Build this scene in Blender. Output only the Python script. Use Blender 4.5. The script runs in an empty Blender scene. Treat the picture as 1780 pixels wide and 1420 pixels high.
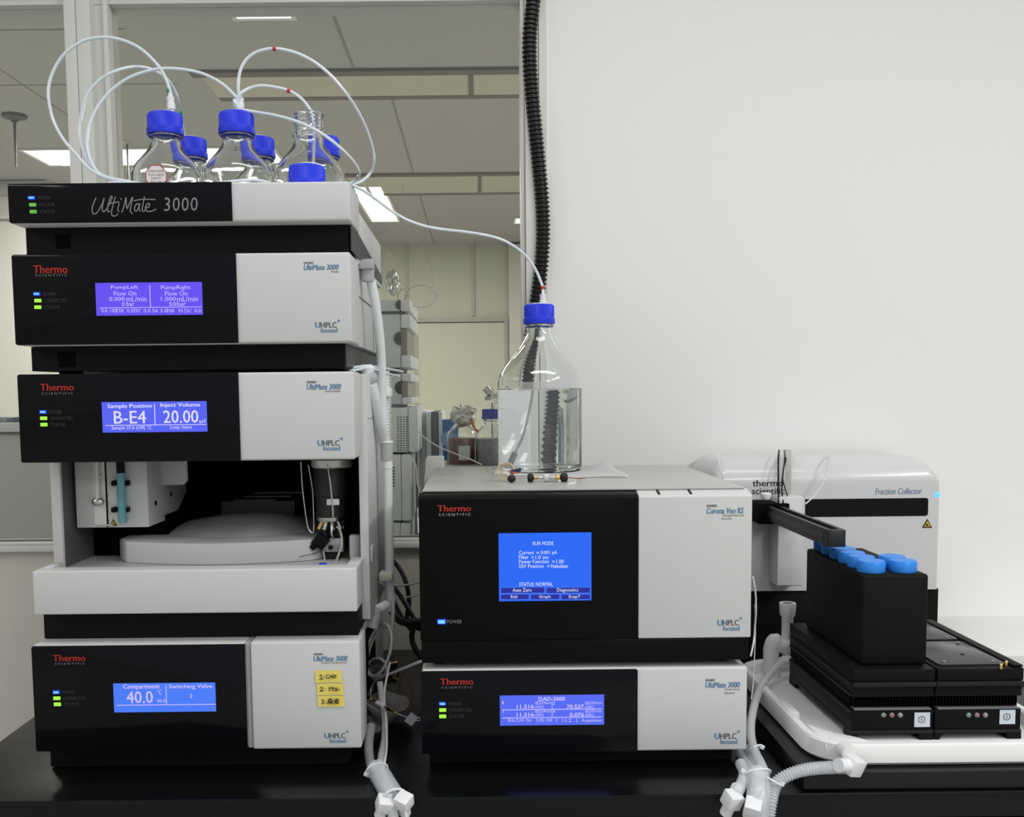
import bpy, bmesh, math, random
from mathutils import Vector, Matrix
random.seed(7)
C = bpy.context.scene.collection
SC = bpy.context.scene

# ------------------------------------------------------------------ camera
FOC, PX, PY = 1720.0, 830.0, 821.0          # focal length and principal point for a 1780x1420 frame
PITCH, ROLL = math.radians(4.62), math.radians(0.6)
CAMPOS = Vector((0.0, -1.25, 0.492))
ROT = Matrix.Rotation(math.radians(90) - PITCH, 3, 'X') @ Matrix.Rotation(-ROLL, 3, 'Z')
cd = bpy.data.cameras.new('camera')
cam = bpy.data.objects.new('camera', cd); C.objects.link(cam)
cam.matrix_world = Matrix.Translation(CAMPOS) @ ROT.to_4x4()
cd.sensor_fit = 'HORIZONTAL'; cd.sensor_width = 36.0
cd.lens = 36.0 * FOC / 1780.0
cd.shift_x = (890 - PX) / 1780.0
cd.shift_y = (PY - 710) / 1780.0
cd.clip_start = 0.02; cd.clip_end = 60
SC.camera = cam

# ------------------------------------------------------------------ world, light, exposure
w = bpy.data.worlds.new('world'); SC.world = w; w.use_nodes = True
w.node_tree.nodes['Background'].inputs[0].default_value = (0.93, 0.97, 1.0, 1)
w.node_tree.nodes['Background'].inputs[1].default_value = 0.42
def area(name, loc, rot, sx, sy, power, col=(1, 0.985, 0.95)):
    l = bpy.data.lights.new(name, 'AREA'); l.shape = 'RECTANGLE'; l.size = sx; l.size_y = sy
    l.energy = power; l.color = col
    o = bpy.data.objects.new(name, l); C.objects.link(o); o.location = loc; o.rotation_euler = rot
    return o
# ceiling fluorescents of the front lab
area('lab_ceiling_lamp', (2.0, -1.7, 1.78), (0, 0, 0), 0.35, 1.6, 46)
area('lab_ceiling_lamp', (-2.6, -1.7, 1.78), (0, 0, 0), 0.35, 1.6, 30)
area('lab_ceiling_lamp', (1.6, -4.0, 1.78), (0, 0, 0), 0.6, 1.6, 66)
area('lab_ceiling_lamp', (0.3, -0.5, 1.78), (0, 0, 0), 1.6, 0.24, 12)
# ceiling troffers of the room behind the window, then added lamps out of view
area('next_room_lamp', (-1.60, 3.78, 1.685), (0, 0, 0), 1.15, 0.10, 25)
area('next_room_lamp', (-1.60, 3.94, 1.685), (0, 0, 0), 1.15, 0.10, 25)
area('next_room_lamp', (-0.674, 5.19, 1.685), (0, 0, 0), 0.06, 1.1, 16)
area('next_room_lamp', (-0.581, 5.19, 1.685), (0, 0, 0), 0.06, 1.1, 16)
area('next_room_lamp', (1.7, 3.0, 1.685), (0, 0, 0), 0.3, 1.2, 60)  # added lamp out of view, brightens the room without a troffer
area('next_room_lamp', (-3.4, 2.2, 1.685), (0, 0, 0), 0.3, 1.2, 60)  # likewise added and unseen, only for more light in that room
vs = SC.view_settings
vs.view_transform = 'Standard'; vs.look = 'None'; vs.exposure = 0.0; vs.gamma = 1.0; vs.use_curve_mapping = False
SC.cycles.max_bounces = 24; SC.cycles.transmission_bounces = 24; SC.cycles.transparent_max_bounces = 24

# ------------------------------------------------------------------ pixels to places
def at(u, v, Y=None, Z=None):
    d = ROT @ Vector(((u - PX) / FOC, -(v - PY) / FOC, -1.0))
    t = (Y - CAMPOS.y) / d.y if Y is not None else (Z - CAMPOS.z) / d.z
    return CAMPOS + d * t
def rect(l, t, r, b, Y):
    c1, c2 = at(l, (t + b) / 2, Y).x, at(r, (t + b) / 2, Y).x
    za_, zb_ = at((l + r) / 2, b, Y).z, at((l + r) / 2, t, Y).z
    return c1, min(za_, zb_), c2, max(za_, zb_)     # x0, z0, x1, z1

# ------------------------------------------------------------------ materials
MATS = {}
def srgb(r, g, b):
    f = lambda c: (c / 255 / 12.92) if c <= 10 else ((c / 255 + 0.055) / 1.055) ** 2.4
    return (f(r), f(g), f(b), 1)
def mat(name, col, rough=0.5, metal=0.0, bump=0.0, bscale=400, spec=0.5, emit=None, estr=1.0, trans=0.0, ior=1.45, var=0.0, coat=0.0):
    if name in MATS: return MATS[name]
    m = bpy.data.materials.new(name); m.use_nodes = True
    nt = m.node_tree; p = nt.nodes['Principled BSDF']
    p.inputs['Base Color'].default_value = col if len(col) == 4 else (*col, 1)
    p.inputs['Roughness'].default_value = rough; p.inputs['Metallic'].default_value = metal
    p.inputs['Specular IOR Level'].default_value = spec; p.inputs['IOR'].default_value = ior
    p.inputs['Transmission Weight'].default_value = trans; p.inputs['Coat Weight'].default_value = coat
    if emit:
        p.inputs['Emission Color'].default_value = emit if len(emit) == 4 else (*emit, 1)
        p.inputs['Emission Strength'].default_value = estr
    if bump or var:
        tc = nt.nodes.new('ShaderNodeTexCoord'); nz = nt.nodes.new('ShaderNodeTexNoise')
        nz.inputs['Scale'].default_value = bscale; nz.inputs['Detail'].default_value = 3
        nt.links.new(tc.outputs['Object'], nz.inputs['Vector'])
        if bump:
            b = nt.nodes.new('ShaderNodeBump'); b.inputs['Strength'].default_value = bump; b.inputs['Distance'].default_value = 0.001
            nt.links.new(nz.outputs['Fac'], b.inputs['Height']); nt.links.new(b.outputs['Normal'], p.inputs['Normal'])
        if var:
            mr = nt.nodes.new('ShaderNodeMapRange')
            mr.inputs['To Min'].default_value = max(0, rough - var); mr.inputs['To Max'].default_value = rough + var
            nt.links.new(nz.outputs['Fac'], mr.inputs['Value']); nt.links.new(mr.outputs['Result'], p.inputs['Roughness'])
    MATS[name] = m
    return m
def pane_mat(name, tint=(1, 1, 1, 1), refl=1.0):
    m = bpy.data.materials.new(name); m.use_nodes = True; nt = m.node_tree; nt.nodes.clear()
    o = nt.nodes.new('ShaderNodeOutputMaterial'); mx = nt.nodes.new('ShaderNodeMixShader')
    fr = nt.nodes.new('ShaderNodeFresnel'); fr.inputs['IOR'].default_value = 1.45
    tr = nt.nodes.new('ShaderNodeBsdfTransparent'); tr.inputs[0].default_value = tint
    gl = nt.nodes.new('ShaderNodeBsdfGlossy'); gl.inputs['Roughness'].default_value = 0.02
    nt.links.new(fr.outputs[0], mx.inputs[0]); nt.links.new(tr.outputs[0], mx.inputs[1]); nt.links.new(gl.outputs[0], mx.inputs[2])
    nt.links.new(mx.outputs[0], o.inputs[0]); MATS[name] = m
    return m
def milky_mat(name, col, clear=0.35, rough=0.25):
    m = bpy.data.materials.new(name); m.use_nodes = True; nt = m.node_tree
    p = nt.nodes['Principled BSDF']; p.inputs['Base Color'].default_value = col; p.inputs['Roughness'].default_value = rough
    o = nt.nodes['Material Output']; mx = nt.nodes.new('ShaderNodeMixShader'); tr = nt.nodes.new('ShaderNodeBsdfTransparent')
    mx.inputs[0].default_value = clear
    nt.links.new(p.outputs[0], mx.inputs[1]); nt.links.new(tr.outputs[0], mx.inputs[2]); nt.links.new(mx.outputs[0], o.inputs[0])
    MATS[name] = m
    return m
def wall_mat(name, col, scale=60, bump=0.03, rough=0.7): return mat(name, col, rough, bump=bump, bscale=scale, spec=0.2)

WHITE = mat('instrument_white_paint', (0.60, 0.61, 0.605), 0.45, bump=0.05, bscale=900, spec=0.35)
GREYW = mat('instrument_side_grey', (0.56, 0.57, 0.56), 0.5, bump=0.05, bscale=900, spec=0.3)
BLACKG = mat('black_gloss_fascia', (0.005, 0.005, 0.007), 0.10, var=0.02, bscale=30, spec=0.18)
BLACKP = mat('black_plastic', (0.005, 0.005, 0.006), 0.5, bump=0.05, bscale=700, spec=0.15)
BLACKM = mat('black_matte', (0.002, 0.002, 0.002), 0.75, bump=0.02, bscale=500, spec=0.08)
GREYB = mat('lit_black_side', (0.075, 0.075, 0.08), 0.5, bump=0.03, bscale=700, spec=0.25)  # black base sides, the side light on them put into the grey
DKGREY = mat('dark_grey_plastic', (0.016, 0.016, 0.018), 0.5, spec=0.2, bump=0.02, bscale=600)
STEEL = mat('brushed_steel', (0.62, 0.62, 0.60), 0.28, metal=1.0, var=0.06, bscale=200)
LID = mat('detector_lid_grey', (0.40, 0.40, 0.39), 0.3, metal=0.0, spec=0.6, var=0.05, bscale=60, coat=0.2)
BRASS = mat('gold_plated_brass', (0.85, 0.58, 0.20), 0.25, metal=1.0, var=0.03, bscale=300)
CAPBLUE = mat('bottle_cap_blue', (0.022, 0.045, 0.74), 0.4, bump=0.03, bscale=600, spec=0.4)
SKYBLUE = mat('tube_cap_sky_blue', (0.03, 0.25, 0.80), 0.4, bump=0.03, bscale=600, spec=0.4)
PTFE = mat('white_plastic', (0.80, 0.81, 0.82), 0.35, spec=0.4, bump=0.02, bscale=500)
GREYPL = mat('grey_plastic', (0.42, 0.43, 0.45), 0.45, spec=0.4, bump=0.02, bscale=500)
TRAYW = mat('tray_white_plastic', (0.82, 0.82, 0.82), 0.4, spec=0.4, bump=0.02, bscale=300)
PAPER = mat('tissue_paper', (0.93, 0.93, 0.93), 0.9, bump=0.1, bscale=250, spec=0.1)
NOTE = mat('yellow_sticky_paper', (0.80, 0.66, 0.16), 0.8, bump=0.05, bscale=300, spec=0.1)
INK = mat('black_ink', (0.01, 0.01, 0.012), 0.7, spec=0.2)
GREYINK = mat('grey_print', (0.10, 0.10, 0.11), 0.6, spec=0.2)
DIMINK = mat('dim_grey_print', (0.05, 0.05, 0.055), 0.6, spec=0.2)
SILVINK = mat('silver_print', (0.22, 0.22, 0.22), 0.45, spec=0.4)
WHITEINK = mat('white_print', (0.42, 0.42, 0.42), 0.6, spec=0.2)
REDINK = mat('red_print', (0.42, 0.035, 0.025), 0.5, spec=0.2)
BLUEINK = mat('blue_print', (0.10, 0.22, 0.38), 0.5, spec=0.2)
YELLOW = mat('warning_yellow', (0.75, 0.50, 0.04), 0.5, spec=0.3)
LEDB = mat('led_blue_lit', (0.02, 0.05, 0.4), 0.4, emit=(0.01, 0.06, 1.0), estr=1.0)
LEDC = mat('led_blue_core', (0.05, 0.1, 0.4), 0.4, emit=(0.12, 0.52, 1.0), estr=1.3)
LEDG = mat('led_green_lit', (0.1, 0.3, 0.02), 0.4, emit=(0.40, 1.0, 0.06), estr=0.9)
LEDGD = mat('led_green_dim', (0.05, 0.2, 0.02), 0.4, emit=(0.15, 0.55, 0.08), estr=0.6)
RUBBER = mat('black_rubber', (0.012, 0.012, 0.013), 0.5, spec=0.4, bump=0.02, bscale=400)
GLASS = mat('borosilicate_glass', (0.97, 0.985, 0.98), 0.0, trans=1.0, ior=1.47)
WATER = mat('water', (0.985, 0.995, 0.995), 0.0, trans=1.0, ior=1.33)
CLEARP = mat('clear_plastic', (0.95, 0.96, 0.98), 0.08, trans=1.0, ior=1.2)
TUBE = milky_mat('milky_tubing', (0.80, 0.86, 0.92, 1), 0.15)
TUBEC = milky_mat('clear_hose', (0.80, 0.82, 0.86, 1), 0.45, 0.15)
WRAP = milky_mat('plastic_film', (0.82, 0.84, 0.89, 1), 0.5, 0.15)
PANE = pane_mat('window_glass', (0.97, 0.98, 0.97, 1))
FILM = pane_mat('cellophane', (0.93, 0.94, 0.93, 1))

# ------------------------------------------------------------------ mesh builder
class MB:
    def __init__(s): s.bm = bmesh.new()
    def _add(s, b):
        me = bpy.data.meshes.new('tmp'); b.to_mesh(me); b.free(); s.bm.from_mesh(me); bpy.data.meshes.remove(me)
    def box(s, x0, x1, y0, y1, z0, z1, bev=0.0, seg=2):
        b = bmesh.new()
        bmesh.ops.create_cube(b, size=1.0)
        for v in b.verts: v.co = Vector((x0 + (v.co.x + .5) * (x1 - x0), y0 + (v.co.y + .5) * (y1 - y0), z0 + (v.co.z + .5) * (z1 - z0)))
        if bev: bmesh.ops.bevel(b, geom=b.edges[:], offset=bev, segments=seg, affect='EDGES', profile=0.5)
        s._add(b); return s
    def obox(s, c, sx, sy, sz, M, bev=0.0):
        b = bmesh.new(); bmesh.ops.create_cube(b, size=1.0)
        for v in b.verts: v.co = Vector((v.co.x * sx, v.co.y * sy, v.co.z * sz))
        if bev: bmesh.ops.bevel(b, geom=b.edges[:], offset=bev, segments=2, affect='EDGES', profile=0.5)
        for v in b.verts: v.co = Vector(c) + M @ v.co
        s._add(b); return s
    def prism(s, pts, axis, a0, a1, bev=0.0, seg=2):
        # pts are 2D outlines; axis 'Y': (x,z) extruded along Y, 'X': (y,z) along X, 'Z': (x,y) along Z
        b = bmesh.new()
        f = {'Y': lambda p, a: (p[0], a, p[1]), 'X': lambda p, a: (a, p[0], p[1]), 'Z': lambda p, a: (p[0], p[1], a)}[axis]
        A = [b.verts.new(f(p, a0)) for p in pts]; B = [b.verts.new(f(p, a1)) for p in pts]
        n = len(pts)
        fa = b.faces.new(A); fb = b.faces.new(B[::-1])
        for i in range(n): b.faces.new((A[i], B[i], B[(i + 1) % n], A[(i + 1) % n]))
        bmesh.ops.recalc_face_normals(b, faces=b.faces[:])
        if bev:
            ed = [e for e in b.edges if e.calc_face_angle(0) > 0.6]
            bmesh.ops.bevel(b, geom=ed, offset=bev, segments=seg, affect='EDGES', profile=0.5)
        s._add(b); return s
    def tube(s, pts, r, n=10, smooth=6, cap=True, rfun=None):
        P = [Vector(p) for p in pts]
        if smooth and len(P) > 2:
            Q = []
            for i in range(len(P) - 1):
                p0 = P[max(i - 1, 0)]; p1 = P[i]; p2 = P[i + 1]; p3 = P[min(i + 2, len(P) - 1)]
                for k in range(smooth):
                    t = k / smooth; t2 = t * t; t3 = t2 * t
                    Q.append(0.5 * ((2 * p1) + (p2 - p0) * t + (2 * p0 - 5 * p1 + 4 * p2 - p3) * t2 + (3 * p1 - p0 - 3 * p2 + p3) * t3))
            Q.append(P[-1]); P = Q
        b = bmesh.new(); rings = []
        T = (P[1] - P[0]).normalized(); N = T.orthogonal().normalized()
        for i, p in enumerate(P):
            t = (P[min(i + 1, len(P) - 1)] - P[max(i - 1, 0)])
            if t.length > 1e-9: t.normalize()
            else: t = T
            N = (N - t * N.dot(t))
            if N.length < 1e-6: N = t.orthogonal()
            N.normalize(); Bn = t.cross(N); T = t
            rr = r if rfun is None else rfun(i, len(P))
            rings.append([b.verts.new(p + (N * math.cos(a) + Bn * math.sin(a)) * rr) for a in [2 * math.pi * k / n for k in range(n)]])
        for i in range(len(rings) - 1):
            for k in range(n): b.faces.new((rings[i][k], rings[i][(k + 1) % n], rings[i + 1][(k + 1) % n], rings[i + 1][k]))
        if cap: b.faces.new(rings[0][::-1]); b.faces.new(rings[-1])
        s._add(b); return s
    def cyl(s, p0, p1, r, n=20, r1=None):
        p0 = Vector(p0); p1 = Vector(p1)
        return s.tube([p0, p1], r, n, 0, True, None if r1 is None else (lambda i, m: r if i == 0 else r1))
    def corr(s, pts, r, pitch, amp, n=12, smooth=8):
        # corrugated hose: resampled path with a ribbed radius
        P = [Vector(p) for p in pts]; Q = []
        for i in range(len(P) - 1):
            p0 = P[max(i - 1, 0)]; p1 = P[i]; p2 = P[i + 1]; p3 = P[min(i + 2, len(P) - 1)]
            for k in range(20):
                t = k / 20; t2 = t * t; t3 = t2 * t
                Q.append(0.5 * ((2 * p1) + (p2 - p0) * t + (2 * p0 - 5 * p1 + 4 * p2 - p3) * t2 + (3 * p1 - p0 - 3 * p2 + p3) * t3))
        Q.append(P[-1]); st = pitch / 4; out = [Q[0]]; acc = 0
        for a, b_ in zip(Q[:-1], Q[1:]):
            L = (b_ - a).length; d = st - acc
            while d <= L:
                out.append(a.lerp(b_, d / L)); d += st
            acc = L - (d - st)
        pat = [1, 1, -1, -1]
        return s.tube(out, r, n, 0, True, lambda i, m: r + amp * pat[i % 4])
    def lathe(s, prof, c=(0, 0, 0), n=48, rmod=None):
        b = bmesh.new(); rings = []
        for j, (r, z) in enumerate(prof):
            if r < 1e-6: rings.append([b.verts.new((c[0], c[1], c[2] + z))])
            else:
                row = []
                for k in range(n):
                    rr = r if rmod is None else rmod(j, k, r)
                    a = 2 * math.pi * k / n
                    row.append(b.verts.new((c[0] + rr * math.cos(a), c[1] + rr * math.sin(a), c[2] + z)))
                rings.append(row)
        for A, B in zip(rings[:-1], rings[1:]):
            if len(A) == 1 and len(B) == 1: continue
            for k in range(n):
                k2 = (k + 1) % n
                if len(A) == 1: b.faces.new((A[0], B[k2], B[k]))
                elif len(B) == 1: b.faces.new((A[k], A[k2], B[0]))
                else: b.faces.new((A[k], A[k2], B[k2], B[k]))
        bmesh.ops.recalc_face_normals(b, faces=b.faces[:])
        s._add(b); return s
    def sphere(s, c, r, sub=2, sc=(1, 1, 1)):
        b = bmesh.new(); bmesh.ops.create_icosphere(b, subdivisions=sub, radius=r)
        for v in b.verts: v.co = Vector((v.co.x * sc[0] + c[0], v.co.y * sc[1] + c[1], v.co.z * sc[2] + c[2]))
        s._add(b); return s
    def ribbon(s, pts, wid, Y, th=0.0003):
        # flat pen stroke lying on the plane Y (points are x,z)
        b = bmesh.new()
        for (x0, z0), (x1, z1) in zip(pts[:-1], pts[1:]):
            s.n_ = getattr(s, 'n_', 0) + 1
            d = Vector((x1 - x0, z1 - z0)); L = d.length
            if L < 1e-7: continue
            d /= L; nrm = Vector((-d.y, d.x)) * wid / 2; e = d * wid * 0.35
            q = [(x0 - e.x + nrm.x, z0 - e.y + nrm.y), (x0 - e.x - nrm.x, z0 - e.y - nrm.y), (x1 + e.x - nrm.x, z1 + e.y - nrm.y), (x1 + e.x + nrm.x, z1 + e.y + nrm.y)]
            f = [b.verts.new((x, Y - th - 6e-6 * s.n_, z)) for x, z in q]; b.faces.new(f)
        s._add(b); return s
    def build(s, name, m, parent=None, smooth=True, ang=35):
        me = bpy.data.meshes.new(name); s.bm.to_mesh(me); s.bm.free()
        me.materials.append(m)
        if smooth:
            me.polygons.foreach_set('use_smooth', [True] * len(me.polygons))
            me.set_sharp_from_angle(angle=math.radians(ang))
        o = bpy.data.objects.new(name, me); C.objects.link(o)
        if parent: attach(o, parent)
        return o
def world_of(o):
    M = o.matrix_basis.copy()
    if o.parent: M = world_of(o.parent) @ o.matrix_parent_inverse @ M
    return M
def attach(o, p): o.parent = p; o.matrix_parent_inverse = world_of(p).inverted()
def tag(o, label=None, cat=None, group=None, kind=None):
    if label: o['label'] = label
    if cat: o['category'] = cat
    if group: o['group'] = group
    if kind: o['kind'] = kind
    return o
def thing(name, loc, label, cat, group=None):
    o = bpy.data.objects.new(name, None); C.objects.link(o); o.location = loc; o.empty_display_size = 0.02
    return tag(o, label, cat, group)
def struct(name, mb, m, parent=None):
    o = mb.build(name, m, parent)
    o['kind'] = 'structure'
    return o
def copy_tree(o, parent=None):
    c = o.copy(); C.objects.link(c)
    if parent: c.parent = parent; c.matrix_parent_inverse = o.matrix_parent_inverse.copy()
    for ch in [x for x in o.children]: copy_tree(ch, c)
    return c
def rbox(l, t, r, b, Y0, Y1, bev=0.0, mb=None):
    x0, z0, x1, z1 = rect(l, t, r, b, Y0)
    return (mb or MB()).box(x0, x1, Y0, Y1, z0, z1, bev)
def rrect(x0, x1, z0, z1, rads, n=6):
    # rounded rectangle outline; rads = (bottom-left, bottom-right, top-right, top-left)
    out = []
    for (cx, cz, r, a0) in ((x0, z0, rads[0], 180), (x1, z0, rads[1], 270), (x1, z1, rads[2], 0), (x0, z1, rads[3], 90)):
        sx = 1 if cx == x0 else -1; sz = 1 if cz == z0 else -1
        if r <= 0: out.append((cx, cz)); continue
        for k in range(n + 1):
            a = math.radians(a0 + 90 * k / n)
            out.append((cx + sx * r + r * math.cos(a), cz + sz * r + r * math.sin(a)))
    return out

# ------------------------------------------------------------------ lettering
_txt = bpy.data.curves.new('txt', 'FONT'); _txto = bpy.data.objects.new('txt', _txt)
_cache = {}
def glyphs(s, bold=0.0, shear=0.0, space=1.0):
    k = (s, bold, shear, space)
    if k not in _cache:
        _txt.body = s; _txt.size = 1; _txt.offset = bold; _txt.shear = shear; _txt.space_character = space; _txt.extrude = 0; _txt.resolution_u = 2
        C.objects.link(_txto)
        dg = bpy.context.evaluated_depsgraph_get(); dg.update()
        me = bpy.data.meshes.new_from_object(_txto.evaluated_get(dg)); C.objects.unlink(_txto)
        v = [(q.co.x, q.co.y) for q in me.vertices]; f = [tuple(p.vertices) for p in me.polygons]
        bpy.data.meshes.remove(me); _cache[k] = (v, f)
    return _cache[k]
def word(mb, s, l, t, r, b, Y, bold=0.0, shear=0.0, space=1.0, th=0.0004, strike=0.0):
    if strike:
        word(mb, s, l, t, r - strike, b, Y, bold, shear, space, th)
        word(mb, s, l + strike, t, r, b, Y, bold, shear, space, th + 2e-5); return
    # fit the string's own outline into the box l,t,r,b (photo pixels) on the plane Y
    v, f = glyphs(s, bold, shear, space)
    if not v: return
    x0 = min(p[0] for p in v); x1 = max(p[0] for p in v); y0 = min(p[1] for p in v); y1 = max(p[1] for p in v)
    X0, Z0, X1, Z1 = rect(l, t, r, b, Y)
    bm = bmesh.new()
    vs_ = [bm.verts.new((X0 + (p[0] - x0) / (x1 - x0) * (X1 - X0), Y - th, Z0 + (p[1] - y0) / max(1e-6, y1 - y0) * (Z1 - Z0))) for p in v]
    for q in f:
        try: bm.faces.new([vs_[i] for i in q])
        except ValueError: pass
    for fc in bm.faces:
        fc.normal_update()
        if fc.normal.y > 0: fc.normal_flip()
    mb._add(bm)
def letters(name, items, m, parent, Y, **kw):
    mb = MB()
    for it in items:
        k = dict(kw)
        if len(it) > 5: k.update(it[5])
        word(mb, *it[:5], Y, **k)
    return mb.build(name, m, parent, smooth=False)
# ================================================================== SETTING
WALLW = wall_mat('white_wall_paint', (0.86, 0.855, 0.845), 90, 0.02)
BEIGE = wall_mat('beige_wall_panel', (0.66, 0.63, 0.55), 70, 0.02)
FRAMEM = mat('cream_frame_paint', (0.74, 0.73, 0.69), 0.5, bump=0.02, bscale=300, spec=0.3)
FRAMED = mat('frame_gasket_grey', (0.16, 0.155, 0.145), 0.6)
CEILM = wall_mat('ceiling_board', (0.47, 0.465, 0.44), 120, 0.04, 0.9)
BEAMM = wall_mat('ceiling_beam_cream', (0.58, 0.57, 0.47), 120, 0.03, 0.9)
GROOVE = mat('ceiling_groove', (0.20, 0.195, 0.175), 0.8)
FARW = wall_mat('far_wall_cream', (0.50, 0.50, 0.41), 60, 0.02, 0.8)
DOORM = mat('far_door_cream', (0.49, 0.49, 0.39), 0.6, bump=0.02, bscale=200, spec=0.25)
FLOORM = wall_mat('vinyl_floor', (0.40, 0.39, 0.36), 40, 0.02, 0.4)
TROFF = mat('lit_troffer_tubes', (0.9, 0.9, 0.9), 0.5, emit=(0.97, 0.96, 1.0), estr=2.2)
TROFR = mat('glowing_troffer_reflector', (0.9, 0.9, 0.9), 0.4, emit=(0.97, 0.97, 1.0), estr=0.75)  # glow set on the reflector, stands in for light from the tubes
BENCHM = mat('black_bench_laminate', (0.003, 0.003, 0.003), 0.25, var=0.04, bscale=25, spec=0.35)

WY = 0.63      # face of the partition wall
struct('floor', MB().box(-6, 4, -5, 7.2, -0.83, -0.80), FLOORM)
# white wall to the right of the window post
struct('wall_back', MB().box(0.1345, 2.6, WY, WY + 0.09, -0.80, 1.80), WALLW)
# panel under the window and header above it
z0 = at(0, 955, WY).z
m = MB().box(-4.0, 0.1335, WY + 0.012, WY + 0.08, -0.80, z0)
struct('wall_below_window', m, BEIGE)
struct('wall_above_window', MB().box(-4.0, 0.1335, WY + 0.01, WY + 0.08, at(500, 0, WY).z, 1.80), FRAMEM)

def win(nm, xl, xr, zb, zt, lab):
    root = bpy.data.objects.new(nm, None); C.objects.link(root); root.location = ((xl + xr) / 2, WY, zb); root['kind'] = 'structure'
    f = MB()
    f.box(xl, xr, WY + 0.005, WY + 0.055, zb, zb + 0.0052, 0.001); f.box(xl, xr, WY - 0.006, WY + 0.06, zb - 0.012, zb - 0.0005, 0.002)   # sill, two rails
    f.box(xl, xr, WY + 0.004, WY + 0.055, zt - 0.006, zt, 0.001)
    f.box(xl, xr, WY - 0.004, WY + 0.06, zt + 0.0005, zt + 0.022, 0.002)
    f.build('window_frame', FRAMEM, root)
    MB().box(xl, xr, WY + 0.03, WY + 0.034, zb + 0.004, zt - 0.005).build('glass_pane', PANE, root)
    MB().box(xl, xr, WY + 0.02, WY + 0.029, zt - 0.0095, zt - 0.006).box(xl, xr, WY + 0.02, WY + 0.029, zb + 0.0053, zb + 0.008).build('window_gasket', FRAMED, root)
    return root
zt = at(500, 19, WY + .055).z + .0155
xs = lambda u: at(u, 180, WY).x
zsill = at(350, 945, WY).z
win('window_1', xs(190), xs(905), zsill, zt, '')
win('window_2', -3.4, xs(121), zsill, zt, '')
# mullion between the panes and the post on the right
m = MB().box(xs(121), xs(141), WY - 0.012, WY + 0.06, zsill - 0.01, 1.25, 0.0015).box(xs(142.2), xs(166), WY - 0.012, WY + 0.06, zsill - 0.01, 1.25, 0.0015)
struct('trim_1', m, FRAMEM)
m = MB().box(xs(166.1), xs(181), WY + 0.012, WY + 0.06, zsill, 1.25).box(xs(182.5), xs(191), WY + 0.004, WY + 0.06, zsill, 1.25, 0.001)
struct('trim_2', m, FRAMEM)
m = MB().box(xs(905), xs(911.5), WY + 0.003, WY + 0.06, zsill, 1.25, 0.001).box(xs(912.3), xs(935), WY - 0.012, WY + 0.06, zsill - 0.02, 1.3, 0.0015).box(xs(937), 0.134, WY - 0.004, WY + 0.06, -0.8, 1.3)
struct('trim_3', m, FRAMEM)
struct('trim_4', MB().box(xs(140), xs(143.2), WY + 0.01, WY + 0.05, zsill, 1.25).box(xs(180), xs(183.5), WY + 0.03, WY + 0.05, zsill, 1.25).box(xs(934), xs(938), WY + 0.004, WY + 0.05, zsill, 1.25), FRAMED)

struct('trim_12', MB().box(.822, 2.6, .345, WY, 0.0006, .052, .001), WALLW)
# ---- the room behind the glass
CZ = 1.70
struct('ceiling', MB().box(-6, 2.6, WY + 0.09, 7.0, CZ, CZ + 0.06), CEILM)
struct('wall_far', MB().box(-6, 2.6, 6.95, 7.05, -0.8, CZ), FARW)
struct('wall_left', MB().box(-6.0, -5.9, WY + 0.1, 7, -0.8, CZ), FARW)
struct('wall_right', MB().box(2.5, 2.6, WY + 0.1, 7, -0.8, CZ), FARW)
# block standing forward at the far left with a band and a rail
a = at(60, 313, Z=CZ).y
struct('wall_side_block', MB().box(-5.9, -2.40, a, 6.9, -0.8, CZ - 0.001), wall_mat('pale_side_wall', (0.50, 0.49, 0.44), 60))
za, zb_ = at(20, 340, a).z, at(20, 372, a).z
struct('trim_5', MB().box(-5.8, -2.39, a - 0.015, a, za, CZ - 0.004).box(-5.8, -2.39, a - 0.03, a, zb_ - 0.03, zb_), mat('band_grey', (0.42, 0.42, 0.38), 0.6))
# panel joints and wide beams across the ceiling
m = MB()
for (y0, y1) in ((2.545, 2.60), (2.86, 2.905), (4.31, 4.36), (4.82, 4.88)):
    m.box(-1.06 + (0.03 if y0 > 2.6 else 0), 2.5, y0, y1, CZ - 0.012, CZ + 0.001)
struct('trim_6', m, GROOVE)
m = MB()
for x0 in (-0.45, 0.75):
    m.box(x0, x0 + 0.008, 0.8, 2.53, CZ - 0.003, CZ + 0.001)
for x0 in (-0.34, 0.75):
    m.box(x0, x0 + 0.008, 2.92, 4.3, CZ - 0.003, CZ + 0.001); m.box(x0, x0 + 0.008, 4.9, 6.9, CZ - 0.003, CZ + 0.001)
for y0 in (2.12, 2.7): m.box(-5.5, -1.15, y0, y0 + 0.005, CZ - 0.002, CZ + 0.001)
m.box(-1.75, -1.745, 0.8, 3.6, CZ - 0.002, CZ + 0.001)
struct('trim_11', m, mat('ceiling_seam', (0.30, 0.295, 0.27), 0.85))
m = MB().box(-1.03, 2.5, 2.60, 2.86, CZ - 0.010, CZ + 0.001).box(-1.03, 2.5, 4.36, 4.82, CZ - 0.010, CZ + 0.001)
struct('trim_7', m, BEAMM)
m = MB()
for x0 in (-0.02, 1.3): m.box(x0, x0 + 0.02, 2.60, 2.86, CZ - 0.013, CZ + 0.001)
for x0 in (0.02, 1.4): m.box(x0, x0 + 0.02, 4.36, 4.82, CZ - 0.013, CZ + 0.001)
struct('trim_8', m, GROOVE)
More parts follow.
